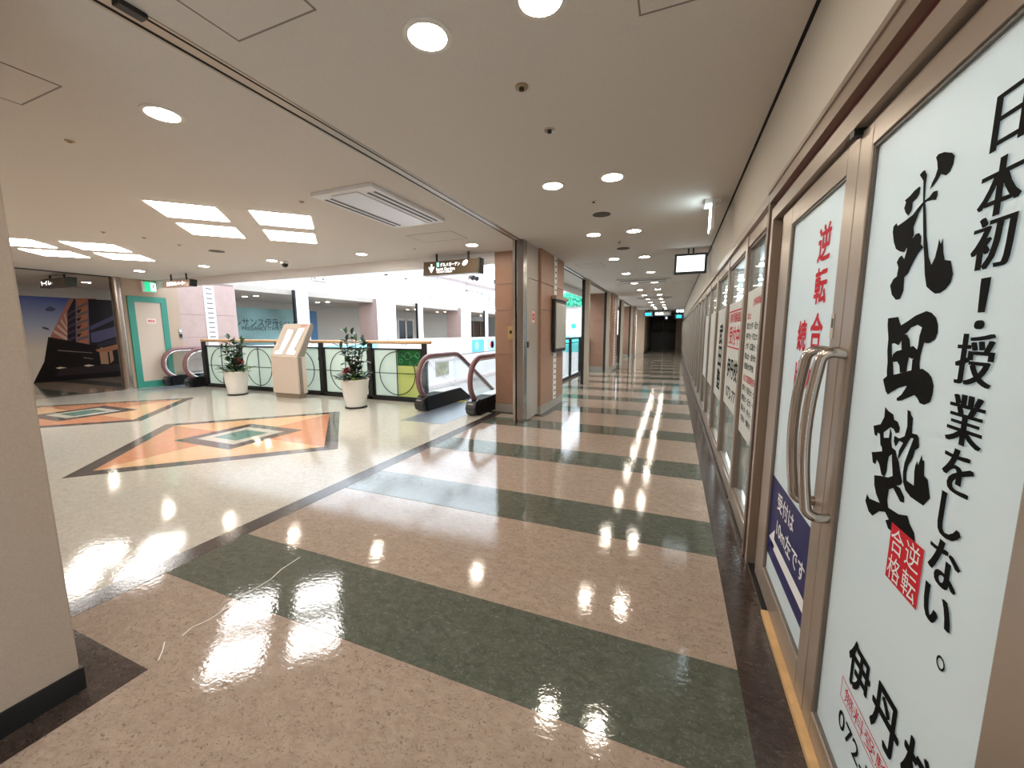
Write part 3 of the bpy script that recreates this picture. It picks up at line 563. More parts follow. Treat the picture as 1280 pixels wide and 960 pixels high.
# ================================================================== ESCALATORS
def escalator(x0, x1, Y0, label):
    t = thing('escalator', label, 'escalator', ((x0+x1)/2, Y0+.5, 0)); xm = (x0+x1)/2; zt = .95; kn = Y0+1.35; sl = math.tan(math.radians(30)); YB = kn+4.5/sl; zc = .56; R = zt-zc
    def topline(dz, n0=14):
        pts = [(Y0+R-R*math.cos(q), zc-dz*0+R*math.sin(q)) for q in [math.radians(-80+170*k/n0) for k in range(n0+1)]]
        return pts
    for x in (x0, x1):
        prof = topline(0)
        path = [(x, y, z) for y, z in prof]+[(x, kn-.15, zt), (x, kn, zt-.02), (x, kn+.2, zt-.02-.1), (x, YB, zt-4.5), (x, YB+.7, zt-4.5)]
        obj('handrail', MB().tube(path, .042, 10, sx=1.0), rail_rub, t, smooth=True)
        inner = [(Y0+R-(R-.05)*math.cos(q), zc+(R-.05)*math.sin(q)) for q in [math.radians(-75+165*k/14) for k in range(15)]]
        obj('rail_guide', MB().tube([(x, y, z) for y, z in inner]+[(x, kn-.15, zt-.05), (x, kn, zt-.07), (x, kn+.2, zt-.17), (x, YB, zt-4.55)], .02, 8), steel, t, smooth=True)
        g = [(x-.006, y, z) for y, z in inner]+[(x-.006, kn, zt-.08), (x-.006, YB, zt-4.58), (x-.006, YB, -4.4), (x-.006, kn-.2, .15)]
        obj('balustrade_glass', MB().prism(g, (.012, 0, 0)), clear, t)
        sk = [(x-.12, Y0+.12, 0), (x-.12, Y0+.08, .18), (x-.12, Y0+.16, .26), (x-.12, kn-.1, .26), (x-.12, YB, -4.24), (x-.12, YB, -4.5), (x-.12, kn+.1, -.35), (x-.12, Y0+.5, -.2), (x-.12, Y0+.5, 0)]
        sk_ = obj('skirt', MB().prism(sk, (.24, 0, 0)), mat('escalator black', (.006, .006, .007), .5, spec=.2), t)
        obj('skirt_deck', MB().prism([(x-.11, Y0+.6, .262), (x-.11, kn-.1, .262), (x-.11, kn+3, .262-3*sl), (x-.11, kn+3, .27-3*sl), (x-.11, kn-.1, .275), (x-.11, Y0+.6, .275)], (.22, 0, 0)), mat('deck aluminium', (.72, .71, .70), .35, metal=.5), sk_)
        nc = obj('newel_cap', MB().prism([(x-.09, Y0+.02, .03), (x-.09, Y0-.02, .12), (x-.09, Y0+.03, .24), (x-.09, Y0+.16, .26), (x-.09, Y0+.2, .03)], (.18, 0, 0)), mat('newel black', (.02, .02, .022), .25), t, bevel=.01)
        obj('inlet_brush', B(x-.05, x+.05, Y0+.0, Y0+.03, .19, .21), steel, nc)
    lp = obj('landing_plate', B(x0+.12, x1-.12, Y0-.65, kn-.25, -.02, .004), mat('landing steel', (.33, .36, .40), .32, metal=.7), t)
    cm = obj('comb_plate', B(x0+.12, x1-.12, kn-.25, kn-.1, -.02, .008), mat('comb yellow', (.55, .42, .08), .4), t)
    y = kn-.1; z = 0
    for i in range(16):
        drop = .0 if i < 1 else .23
        z -= drop; obj('step', B(x0+.12, x1-.12, y, y+.40, z-.25, z-.002), mat('step grey', (.16, .16, .17), .45, metal=.5), t); y += .40
    return t
escalator(-4.02, -3.02, 5.62, 'descending escalator with pinkish handrails beside the brown column')
escalator(-12.12, -11.22, 6.02, 'descending escalator with pinkish handrails beside the pink pillar')
# ================================================================== PLANTERS AND KIOSK
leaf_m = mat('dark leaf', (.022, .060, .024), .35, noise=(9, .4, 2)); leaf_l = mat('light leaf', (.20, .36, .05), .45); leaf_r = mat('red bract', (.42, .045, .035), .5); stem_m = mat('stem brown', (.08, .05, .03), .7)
def leaf(mb, c, d, L_, w):
    d = Vector(d).normalized(); s = d.cross(Vector((0, 0, 1)))
    if s.length < .1: s = Vector((1, 0, 0))
    s.normalize(); n = s.cross(d)
    a, b, e = c, c+d*L_*.5-n*.0, c+d*L_-n*L_*.15
    g = c+d*L_*.78-n*L_*.06
    mb.add([a, b+s*w*.5+n*w*.12, e, b-s*w*.5+n*w*.12, c+d*L_*.25+s*w*.36+n*w*.08, c+d*L_*.25-s*w*.36+n*w*.08, b-n*w*.05, g+s*w*.38+n*w*.08, g-s*w*.38+n*w*.08], [(0, 4, 6), (0, 6, 5), (4, 1, 6), (6, 3, 5), (1, 7, 6), (6, 8, 3), (7, 2, 6), (6, 2, 8)])
def planter(cx, cy, label, h, seed, red):
    rnd = random.Random(seed); t = thing('potted_plant', label, 'plant', (cx, cy, 0))
    obj('pot', MB().lathe([(.155, .02), (.175, .03), (.21, .25), (.242, .49), (.255, .51), (.252, .525), (.235, .525), (.23, .45), (.0, .45)], (cx, cy, 0), 28), mat('white pot', (.76, .73, .67), .45), t, smooth=True)
    obj('saucer', MB().lathe([(.19, 0), (.205, .018), (.17, .02)], (cx, cy, 0), 24), iron, t); obj('soil', MB().lathe([(.0, .455), (.229, .455), (.229, .47), (.0, .475)], (cx, cy, 0), 16), mat('soil', (.03, .02, .015), .9), t)
    st, lv, ll, rr = MB(), MB(), MB(), MB()
    for k in range(8):
        th = rnd.uniform(0, 6.28); th = k*.785; top = Vector((cx+rnd.uniform(.16, .30)*math.cos(th), cy+rnd.uniform(.1, .2)*math.sin(th), h*rnd.uniform(.72, 1)))
        if k == 4: top = Vector((cx-.14, cy, h))
        p0 = Vector((cx+rnd.uniform(-.07, .07), cy+rnd.uniform(-.07, .07), .46)); md = (p0+top)/2+Vector((rnd.uniform(-.05, .05), rnd.uniform(-.05, .05), 0)); path = [p0, (p0+md)/2, md, (md+top)/2, top]
        st.tube(path, [.012, .010, .008, .006, .004], 6)
        for i in range(11):
            q = .15+.85*i/10; seg = min(3, int(q*4)); f_ = q*4-seg; c = path[seg].lerp(path[seg+1], f_); an = i*2.4+k
            leaf(lv, c, (math.cos(an), math.sin(an), rnd.uniform(-.1, .9)), rnd.uniform(.14, .19), rnd.uniform(.085, .11))
        leaf(lv, top, (rnd.uniform(-.3, .3), 0, 1), .14, .085)
    for i in range(70):
        an = rnd.uniform(0, 6.28); r = rnd.uniform(.02, .24); c = Vector((cx+r*math.cos(an), cy+r*math.sin(an), .48+rnd.uniform(0, .12)))
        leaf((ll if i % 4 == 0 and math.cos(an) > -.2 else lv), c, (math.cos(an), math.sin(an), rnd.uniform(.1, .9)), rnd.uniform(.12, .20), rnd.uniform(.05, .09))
    for i in range(26 if red else 8):
        an = rnd.uniform(2.4, 4.6); r = rnd.uniform(.02, .2); c = Vector((cx+r*math.cos(an), cy-.05+r*math.sin(an)*.6, .58+rnd.uniform(0, .14))) if red else Vector((cx+.25+rnd.uniform(-.06, .06), cy, .68+rnd.uniform(-.04, .06)))
        leaf(rr, c, (rnd.uniform(-1, 1), rnd.uniform(-1, .2), rnd.uniform(0, 1)), rnd.uniform(.07, .13), .05)
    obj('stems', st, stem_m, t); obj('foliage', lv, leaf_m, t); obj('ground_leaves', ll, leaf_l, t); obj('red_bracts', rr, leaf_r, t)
planter(-5.36, 5.56, 'tall leafy plant with red bracts in white pot by the green glass panel', 1.34, 3, True)
planter(-8.95, 5.78, 'bushy dark green plant in white pot next to the far escalator', 1.22, 8, False)
ki = thing('information_kiosk', 'beige information kiosk with tilted white map panel before the railing', 'kiosk', (-7.45, 5.85, 0))
kb = on_z(341, 495.5); kx0, kx1, ky = -7.86, -7.11, 5.82
beige = mat('kiosk beige', (.60, .49, .40), .45); kside = mat('kiosk bronze side', (.22, .18, .14), .4)
obj('plinth', B(kx0+.04, kx1-.03, ky+.02, ky+.20, 0, .10), mat('kiosk plinth', (.24, .18, .13), .5), ki)
obj('cabinet', B(kx0, kx1, ky, ky+.22, .10, .86), beige, ki, bevel=.004)
obj('side_recess', B(kx1, kx1+.012, ky+.04, ky+.11, .10, .86), kside, ki)
slope = [(ky-.01, .86), (ky+.38, 1.55), (ky+.45, 1.55), (ky+.45, 1.45), (ky+.19, .86)]
obj('tilted_head', MB().prism([(kx0-.005, y, z) for y, z in slope], (kx1-kx0+.01, 0, 0)), beige, ki, bevel=.003)
obj('head_side', MB().prism([(kx1+.005, y, z) for y, z in [(ky+.03, .87), (ky+.40, 1.54), (ky+.445, 1.54), (ky+.445, 1.45), (ky+.18, .87)]], (.012, 0, 0)), kside, ki)
U = Vector((0, .39, .69)); nrm = Vector((0, -.69, .39)).normalized(); o_ = Vector((kx0, ky-.01, .86))
def kq(name, u0, u1, v0, v1, m, lift, pts=None):
    pts = pts or [(u0, v0), (u1, v0), (u1, v1), (u0, v1)]
    return obj(name, MB().prism([o_+Vector((u, 0, 0))+U*v+nrm*lift for u, v in pts], nrm*.004), m, ki)
w_ = kx1-kx0
kq('map_panel', .07, w_-.07, .06, .86, mat('map ground', (.52, .45, .38), .3), .001); mw = emis('map lit white', (.95, .97, 1), 1.1)
kq('map_sheet', 0, 0, 0, 0, mw, .006, [(.10, .08), (.30, .08), (.36, .55), (.36, .80), (.20, .82), (.20, .20), (.10, .16)]); kq('map_sheet', 0, 0, 0, 0, mw, .006, [(.44, .08), (.68, .08), (.68, .18), (.60, .20), (.66, .84), (.50, .84)])
kq('title_bar', .52, .70, .91, .96, mat('map title', (.55, .25, .18), .5), .001)
# ================================================================== CEILING FITTINGS
def downlight(x, y, label, group, src=[None]):
    if src[0] is None:
        t = thing('downlight', label, 'light', (x, y, CEIL), group)
        obj('trim_ring', MB().lathe([(.085, 0), (.108, 0), (.108, -.006), (.085, -.008)], (x, y, CEIL), 24, True), trim_m, t, smooth=True)
        obj('lens', MB().lathe([(.0, -.002), (.086, -.002), (.086, -.004), (.0, -.0045)], (x, y, CEIL), 24), lens_w, t); src[0] = t; return t
    s = src[0]; return copy_tree(s, Vector((x, y, CEIL))-s.location, label, group)
for k in range(-2, 13):
    for x in (-1.075, -.55): downlight(x, 1.66+1.965*k, 'round warm white downlight recessed in the corridor ceiling in a row of pairs', 'paired downlights along the corridor')
hl = [on_z(203, 142, CEIL), on_z(590, 306, CEIL), on_z(452, 317.5, CEIL)]
for p, l in zip(hl, ('round downlight with wide ring in the hall ceiling by the shutter track', 'small round downlight in the hall ceiling above the down arrow sign', 'small round downlight in the hall ceiling near the smoke barrier band')): downlight(p.x, p.y, l, None)
for x, y, l in ((-14.2, 3.4, 'round downlight added to brighten the mural passage before the hanging sign'), (-14.2, 5.6, 'round downlight added to brighten the mural passage nearest the steel column'), (-13.6, 6.3, 'round downlight added to brighten the mural passage behind the teal door wall')): downlight(x, y, l, None)  # lamps added to brighten the dim mural passage
for k in range(7):
    for x in (-14.0, -14.6): downlight(x, 10+3.2*k, 'round downlight in the far passage ceiling across the atrium', 'downlights of the far passage')
for p in (on_z(255, 332.5, CEIL), on_z(340, 325.5, CEIL), on_z(174, 338.5, CEIL)): downlight(p.x, p.y, 'round downlight in the hall ceiling between square panels and escalator edge', 'small downlights near the hall edge')
def square_light(cx, cy, label):
    t = thing('square_ceiling_light', label, 'light', (cx, cy, CEIL), 'square ceiling lights of the hall'); h = .41
    P = [(cx, cy-h), (cx+h, cy), (cx, cy+h), (cx-h, cy)]; q = h+.025; Q = [(cx, cy-q), (cx+q, cy), (cx, cy+q), (cx-q, cy)]
    obj('frame', MB().prism([(x, y, CEIL) for x, y in Q], (0, 0, -.006)), trim_m, t); obj('diffuser', MB().prism([(x, y, CEIL-.006) for x, y in P], (0, 0, -.006)), lens_p, t)
for gx, gy, where in ((-4.92, 3.475, 'nearer the corridor'), (-8.84, 3.42, 'nearer the mural')):
    for dx, dy, wh in ((0, -.62, 'on the side of the tan wall'), (.64, 0, 'on the side of the shutter track'), (-.64, 0, 'on the side of the mural'), (0, .62, 'on the side of the escalators')): square_light(gx+dx, gy+dy, 'square ceiling light '+wh+' in the cluster '+where)
def cassette(x0, x1, y0, y1, label):
    t = thing('air_conditioner', label, 'air conditioner', ((x0+x1)/2, (y0+y1)/2, CEIL)); z = CEIL-.035
    obj('frame', B(x0, x1, y0, y1, z, CEIL), mat('ac white', (.74, .72, .71), .4), t, bevel=.006); long_y = (y1-y0) > (x1-x0)
    if long_y:
        obj('grille_panel', B(x0+.20, x1-.20, y0+.06, y1-.06, z-.008, z), mat('ac panel', (.66, .65, .67), .3), t)
        for a in (x0+.045, x0+.115, x1-.145, x1-.075): obj('air_slot', B(a, a+.03, y0+.12, y1-.08, z-.003, z+.01), black, t)
    else:
        obj('grille_panel', B(x0+.06, x1-.06, y0+.18, y1-.18, z-.008, z), mat('ac panel', (.66, .65, .67), .3), t)
        for a in (y0+.04, y0+.105, y1-.135, y1-.07): obj('air_slot', B(x0+.1, x1-.1, a, a+.03, z-.003, z+.01), black, t)
cassette(-3.24, -2.53, 2.93, 4.17, 'white ceiling cassette air conditioner in the hall beside the shutter track')
a = on_z(790, 353.5, CEIL); cassette(-1.45, -.15, 10.55, 11.2, 'white ceiling cassette air conditioner between corridor downlights, nearest one')
cassette(-1.45, -.15, 16.35, 17.0, 'white ceiling cassette air conditioner farther down the corridor')
def hatch(pts, label, w=.008):
    P = [on_z(x, y, CEIL) for x, y in pts]; x0, x1 = min(p.x for p in P), max(p.x for p in P); y0, y1 = min(p.y for p in P), max(p.y for p in P)
    return hatch_r(x0, x1, y0, y1, label, w)
def hatch_r(x0, x1, y0, y1, label, w=.008):
    t = thing('access_hatch', label, 'hatch', ((x0+x1)/2, (y0+y1)/2, CEIL)); mb = MB()
    for b in ((x0, x0+w, y0, y1), (x1-w, x1, y0, y1), (x0+w, x1-w, y0, y0+w), (x0+w, x1-w, y1-w, y1)): mb.box(*b, CEIL-.0025, CEIL)
    obj('edge_frame', mb, mat('hatch edge', (.22, .19, .17), .5), t); obj('hatch_panel', B(x0+w, x1-w, y0+w, y1-w, CEIL-.0015, CEIL), ceil_m, t)
a, b = on_z(299, 52, CEIL), on_z(398, 14, CEIL); hatch_r(a.x, b.x, .92, a.y, 'square access hatch in the corridor ceiling beside the track stop')
a = on_z(799, 20, CEIL); hatch_r(a.x, a.x+.46, a.y-.46, a.y, 'square access hatch in the corridor ceiling close to the shop front')
a = on_z(78, 108, CEIL); hatch_r(a.x-.46, a.x, .75, a.y, 'square access hatch in the hall ceiling beside the tan wall end')
hatch_r(-3.45, -2.75, 4.66, 5.12, 'square access hatch in the hall ceiling beyond the air conditioner')
hatch_r(-1.86, -1.36, 7.85, 8.4, 'square access hatch in the corridor ceiling near the notice board')
hatch_r(-.10, .36, 9.6, 10.1, 'square access hatch in the corridor ceiling beyond the monitor, nearer one'); hatch_r(-.10, .36, 11.6, 12.2, 'square access hatch in the corridor ceiling beyond the monitor, farther one')
def ceil_disc(name, x, y, r, d, m, label, cat, inner=None):
    t = thing(name, label, cat, (x, y, CEIL)); obj('rose', MB().lathe([(r, 0), (r, -d*.4), (r*.8, -d*.5), (0, -d*.5)], (x, y, CEIL), 18), m, t, smooth=True)
    if inner: obj('sensor', MB().lathe([(r*.42, -d*.45), (r*.42, -d), (r*.2, -d*1.15), (0, -d*1.15)], (x, y, CEIL), 12), inner, t, smooth=True)
brass = mat('brass rose', (.42, .32, .20), .4, metal=.6)
for (x, y, l) in ((652, 108, 'small brass sprinkler head in the corridor ceiling, nearer the big downlights'), (687, 162, 'small steel sprinkler head in the corridor ceiling, nearer the second downlight pair')):
    p = on_z(x, y, CEIL); ceil_disc('sprinkler_head', p.x, p.y, .035, .02, brass if x == 652 else steel, l, 'sprinkler', iron)
p = on_z(742, 251, CEIL); ceil_disc('smoke_sensor', p.x, p.y, .028, .02, trim_m, 'tiny ceiling sensor beside the dark round speaker', 'sensor', iron)
p = on_z(752, 268, CEIL); ceil_disc('ceiling_speaker', p.x, p.y, .10, .012, grille, 'dark round speaker grille in the corridor ceiling between downlight pairs', 'speaker')
p = on_z(779, 310.5, CEIL); ceil_disc('ceiling_speaker', p.x, p.y, .10, .012, grille, 'dark round speaker grille in the corridor ceiling farther along', 'speaker')
p = on_z(774, 302, CEIL); ceil_disc('smoke_sensor', p.x, p.y, .03, .02, trim_m, 'tiny ceiling sensor before the farther round speaker', 'sensor', iron)
p = on_z(271, 314, CEIL); ceil_disc('ceiling_speaker', p.x, p.y, .11, .012, grille, 'dark round speaker grille in the hall ceiling', 'speaker')
for (x, y, l) in ((87, 176, 'tiny brass sprinkler rose in the hall ceiling near the tan wall end'), (180, 297, 'tiny sprinkler rose in the hall ceiling left of the square lights'), (377, 252, 'tiny hanging sensor in the hall ceiling by the air conditioner'), (518, 311, 'tiny sensor in the hall ceiling before the down arrow sign'), (129, 290, 'tiny sprinkler rose in the hall ceiling near the far light cluster'), (224, 306, 'tiny sprinkler rose in the hall ceiling between the light clusters')):
    p = on_z(x, y, CEIL); ceil_disc('sprinkler_head', p.x, p.y, .026, .014, brass, l, 'sprinkler', brass)
p = on_z(356, 327, CEIL); t = thing('dome_camera', 'small black dome security camera under the hall ceiling', 'camera', (p.x, p.y, CEIL)); obj('mount', MB().lathe([(.07, 0), (.075, -.03), (.06, -.04)], p, 18), white_p, t); obj('dome', MB().lathe([(.055, -.04), (.05, -.075), (.03, -.10), (0, -.108)], p, 18), black, t, smooth=True)
# emergency lamp on the corridor ceiling near the shop front
p = on_z(893, 251, CEIL)
el = thing('emergency_lamp', 'white ceiling bracket with thin glowing exit panel seen edge on', 'lamp', (p.x, p.y, CEIL))
obj('bracket', B(p.x-.09, p.x+.06, p.y-.10, p.y+.08, CEIL-.05, CEIL), white_p, el, bevel=.004); obj('panel_body', B(p.x-.03, p.x, p.y-.16, p.y+.12, CEIL-.30, CEIL-.05), white_p, el)
obj('lit_face', B(p.x-.035, p.x-.03, p.y-.15, p.y+.11, CEIL-.29, CEIL-.06), emis('exit face', (.75, .95, 1), 9), el)
def monitor(Y, px0, py0, px1, py1, label):
    a, b = on_y(px0, py0, Y), on_y(px1, py1, Y); t = thing('hanging_monitor', label, 'monitor', ((a.x+b.x)/2, Y, b.z)); m = (a.x+b.x)/2
    obj('casing', B(a.x, b.x, Y, Y+.09, b.z, a.z), mat('monitor casing', (.05, .055, .06), .4), t, bevel=.006); w = .035
    obj('screen', B(a.x+w, b.x-w, Y-.004, Y, b.z+w, a.z-w), emis('lit screen', (.86, .97, 1), 1.9), t)
    for q in (-.035, .035): obj('hanging_rod', MB().tube([(m+q, Y+.05, a.z-.01), (m+q, Y+.05, CEIL)], .012, 8), iron, t)
monitor(7.05, 843.5, 318, 883, 341, 'ceiling hung monitor with blank white screen beside the shop front')
monitor(26.5, 845, 386, 855.5, 391, 'distant ceiling hung monitor with blank white screen near corridor end')
def boxsign(Y, q, m, label, rod=True):
    a, b = on_y(q[0], q[1], Y), on_y(q[2], q[3], Y); t = thing('hanging_box_sign', label, 'sign', ((a.x+b.x)/2, Y, b.z)); obj('casing', B(a.x, b.x, Y, Y+.1, b.z, a.z), mat('sign case', (.10, .13, .18), .4), t); obj('lit_face', B(a.x+.08, b.x-.08, Y-.01, Y, b.z+.06, a.z-.06), m, t)
    if a.z < CEIL: obj('hanging_rod', MB().tube([((a.x+b.x)/2, Y+.05, a.z), ((a.x+b.x)/2, Y+.05, CEIL)], .02, 6), iron, t)
tealE = emis('teal lit', (.02, .55, .60), 2.2)
boxsign(25.5, (805, 390, 815.5, 395.5), tealE, 'teal lit exit sign left of the dark doorway'); boxsign(25.5, (844, 392.5, 853.5, 398.5), tealE, 'teal lit exit sign right of the dark doorway under the monitor')
boxsign(25.8, (818, 389.5, 839, 394.5), mat('grey sign face', (.30, .29, .26), .5), 'grey hanging sign with white lettering before the dark doorway'); boxsign(27, (830.5, 395, 835.5, 399.5), emis('small lit', (.9, .95, 1), 2.5), 'small white lit sign before the dark doorway')
a = on_y(824, 392, 25.78); lt_ = put(MB(), '出口', (a.x, 25.78, a.z), .45, .17, '-y', .03)
for o in COL.objects:
    if o.get('label', '').startswith('grey hanging sign with white'): obj('lettering', lt_, lit, o)
# ================================================================== SHOP FRONT
# shop interior
IX = 3.4
struct('wall_shop', B(IX, IX+.1, -1, 32, 0, 2.7).box(.6, IX, -1.1, -1, 0, 2.7).box(.6, IX, 32, 32.1, 0, 2.7), mat('shop wall', (.66, .67, .65), .8), 'plain walls inside the shop behind the glass', 'wall')
struct('floor_shop', B(.62, IX, -1, 32, -.1, 0), mat('shop carpet', (.070, .063, .040), .8, noise=(40, .2, 3)), 'olive brown floor inside the shop', 'floor')
struct('ceiling_shop', B(.62, IX, -1, 32, 2.62, 2.72), mat('shop ceiling', (.74, .80, .85), .8), 'pale ceiling inside the shop', 'ceiling')
for k in range(9):
    y = 1.2+2.4*k; t = thing('fluorescent_fitting', 'cool white fluorescent tube fitting on the shop ceiling behind the glass', 'light', (1.9, y, 2.6), 'fluorescent fittings inside the shop')
    obj('fitting', B(1.3, 2.5, y-.03, y+.03, 2.57, 2.62), white_p, t); obj('tube', MB().tube([(1.32, y, 2.545), (2.48, y, 2.545)], .016, 8), emis('tube light', (.84, .93, 1), 470), t)
# head frame
hd = thing('trim_7', 'champagne aluminium head frame above the sliding doors with dark red groove', 'trim', (.48, 1.2, 2.0), kind='structure')
Y_J = 2.60
obj('upper_rail', B(.455, .60, -1, Y_J+.09, 2.068, 2.135), frame_m, hd); obj('ledge', B(.448, .48, -1, Y_J+.09, 2.120, 2.140), frame_m, hd)
obj('red_groove', B(.485, .60, -1, Y_J+.06, 2.015, 2.068), red_m, hd); obj('lower_rail', B(.458, .60, -1, Y_J, 1.955, 2.017), frame_m, hd)
obj('jamb_groove', B(.485, .60, Y_J+.0, Y_J+.05, 0, 2.02), red_m, hd); obj('jamb', B(.458, .60, Y_J-.05, Y_J, 0, 1.96), frame_m, hd); obj('jamb', B(.455, .60, Y_J+.05, Y_J+.10, 0, 2.07), frame_shaded, hd)
obj('threshold', B(.455, .56, -1, 2.10, 0, .022), plank, hd); obj('threshold', B(.465, .56, 2.10, Y_J-.05, 0, .012), black, hd)
obj('door_stop', B(.46, .49, 1.53, 1.56, 1.935, 1.957), black, hd)
# doors
XD = .495
def PD(x, y, lift=.0): p = on_x(x, y, XD); return Vector((XD-lift, p.y, p.z))
def leafdoor(n, label, y0, y1, g0, g1, gz0, gz1):
    t = thing('door_%d' % n, label, 'door', (XD, (y0+y1)/2, 0), kind='structure'); f0, f1 = .482, .535; zt = 1.945
    obj('stile', B(f0, f1, y0, g0, .024, zt), frame_m, t, bevel=.003); obj('stile', B(f0, f1, g1, y1, .024, zt), frame_m, t, bevel=.003)
    obj('top_rail', B(f0, f1, g0, g1, gz1, zt), frame_m, t, bevel=.002); obj('bottom_rail', B(f0, f1, g0, g1, .024, gz0), frame_m, t, bevel=.002)
    obj('glazing_bead', MB().frame('x', f0+.006, f0+.02, g0, g1, gz0, gz1, .008), mat('bead', (.14, .13, .12), .5), t)
    obj('glass', B(XD+.006, XD+.012, g0, g1, gz0, gz1), winglass, t); fm = obj('white_film', B(XD+.001, XD+.004, g0+.004, g1-.004, gz0+.004, gz1-.004), film, t)
    return t, fm
d1, f1_ = leafdoor(1, 'sliding door leaf with red lettering and navy arrow panel', 1.545, 2.44, 1.635, 2.27, .15, 1.86)
d2, f2_ = leafdoor(2, 'sliding door leaf with big black brush lettering and red seal', .66, 1.54, .795, 1.458, .11, 1.878)
obj('stile_side', B(.50, .60, 2.44, Y_J-.05, .012, 1.955), frame_shaded, hd)
def handle(t, y, name='pull_handle'):
    path = [(.484, y, 1.30), (.45, y, 1.305), (.425, y+.004, 1.29), (.418, y+.008, 1.25), (.408, y+.012, 1.15), (.404, y+.014, 1.04), (.408, y+.012, .93), (.418, y+.008, .83), (.425, y+.004, .79), (.45, y, .775), (.484, y, .78)]
    P = [Vector(p) for p in path]; Q = []
    for i in range(len(P)-1):
        a, b, c, d = P[max(0, i-1)], P[i], P[i+1], P[min(len(P)-1, i+2)]
        for k in range(4):
            u = k/4; Q.append(.5*((2*b)+(-a+c)*u+(2*a-5*b+4*c-d)*u*u+(-a+3*b-3*c+d)*u**3))
    Q.append(P[-1]); obj(name, MB().tube(Q, .0165, 12), handle_m, t, smooth=True)
    for z in (1.30, .78): r_ = obj('handle_rose', MB().lathe([(.0, 0), (.02, .0), (.02, .006), (.015, .008), (0, .008)], (0, 0, 0), 16), handle_m, t); r_.rotation_euler = (0, -math.pi/2, 0); r_.location = (.482-XD, y-OFF[t.name][1], z)
handle(d1, 1.625); handle(d2, 1.485)
lk = obj('lock_cylinder', MB().lathe([(0, 0), (.018, 0), (.018, .012), (.012, .018), (0, .018)], (0, 0, 0), 16), mat('brass lock', (.5, .4, .25), .3, metal=.9), d1, smooth=True); lk.rotation_euler = (0, -math.pi/2, 0); lk.location = (.482-XD, 1.60-OFF[d1.name][1], .70)
sk = obj('sticker', B(.480, .4815, 1.605, 1.632, 1.345, 1.425), mat('sticker paper', (.55, .47, .40), .5), d1); obj('lettering', B(.4795, .480, 1.61, 1.627, 1.38, 1.41), iron, sk)
# red lettering of door 1
r_ = MB()
for ch, (x, y), w, h in (('逆', (1033, 302), .135, .135), ('転', (1026, 357), .135, .135), ('合', (1019, 415), .14, .145), ('格', (1014, 475), .14, .14), ('者', (1008, 533), .14, .14)):
    p = on_x(x, y, XD); put(r_, ch, (XD, 1.825, p.z), w, h, '-x', .022)
for ch, (x, y), w, h in (('続', (1004, 420), .12, .13), ('出', (997, 468), .11, .125), ('中', (992, 515), .10, .13), ('!', (992, 562), .03, .12), ('!', (987, 562), .03, .12)):
    p = on_x(x, y, XD); put(r_, ch, (XD, 2.0 if ch != '!' else (1.98 if x == 992 else 2.04), p.z), w, h, '-x', .024)
obj('red_lettering', r_, redink, d1)
npn = obj('navy_panel', B(XD-.0005, XD+.0005, 1.64, 2.262, .25, .655), blueink, d1)
tw = MB(); put(tw, '受付は', (XD-.001, 2.0, .575), .27, .085, '-x', .014); put(tw, '10m左です', (XD-.001, 1.90, .455), .43, .085, '-x', .014)
zA = .345; tw.prism([(XD-.002, 2.235, zA), (XD-.002, 2.14, zA+.075), (XD-.002, 2.14, zA+.026), (XD-.002, 1.64, zA+.026), (XD-.002, 1.64, zA-.026), (XD-.002, 2.14, zA-.026)], (-.0005, 0, 0)); tw.prism([(XD-.002, 2.235, zA), (XD-.002, 2.14, zA-.026), (XD-.002, 2.13, zA+.0)], (-.0005, 0, 0))
obj('white_lettering', tw, whiteink, npn)
# brush lettering of door 2 (outlines of the strokes)
def trace(mb, ox, oy, sc, polys, lift):
    for k, q in enumerate(polys): mb.prism([PD(ox+x/sc, oy+y/sc, lift+.0001*k) for x, y in q], (-.0002, 0, 0))
BU = [[(315,80),(330,60),(365,48),(410,52),(428,70),(420,120),(400,165),(375,188),(345,180),(325,215),(300,250),(278,272),(290,235),(310,195),(325,150),(322,105)],
 [(215,255),(222,262),(215,300),(200,325),(175,350),(172,385),(165,405),(148,430),(132,412),(124,385),(135,350),(128,338),(160,310),(185,280)],
 [(300,285),(325,278),(325,305),(315,335),(295,335),(260,345),(240,365),(215,410),(195,460),(180,500),(183,545),(160,600),(135,630),(125,650),(100,645),(75,630),(62,590),(55,530),(60,495),(78,475),(85,492),(130,460),(175,425),(205,385),(240,345),(275,318)],
 [(218,185),(235,165),(248,156),(262,185),(255,240),(250,330),(256,430),(258,540),(265,600),(272,680),(288,725),(310,680),(325,620),(335,570),(345,600),(358,565),(360,650),(368,695),(405,700),(412,740),(418,780),(405,830),(375,870),(340,895),(310,898),(285,880),(258,855),(248,780),(245,690),(240,600),(238,480),(238,330),(240,220)],
 [(195,540),(215,533),(228,555),(225,600),(240,620),(210,655),(185,700),(165,740),(150,775),(125,800),(120,880),(100,930),(75,935),(50,905),(40,850),(60,810),(80,795),(90,740),(80,710),(95,680),(110,668),(125,690),(140,640),(145,610),(165,580)]]
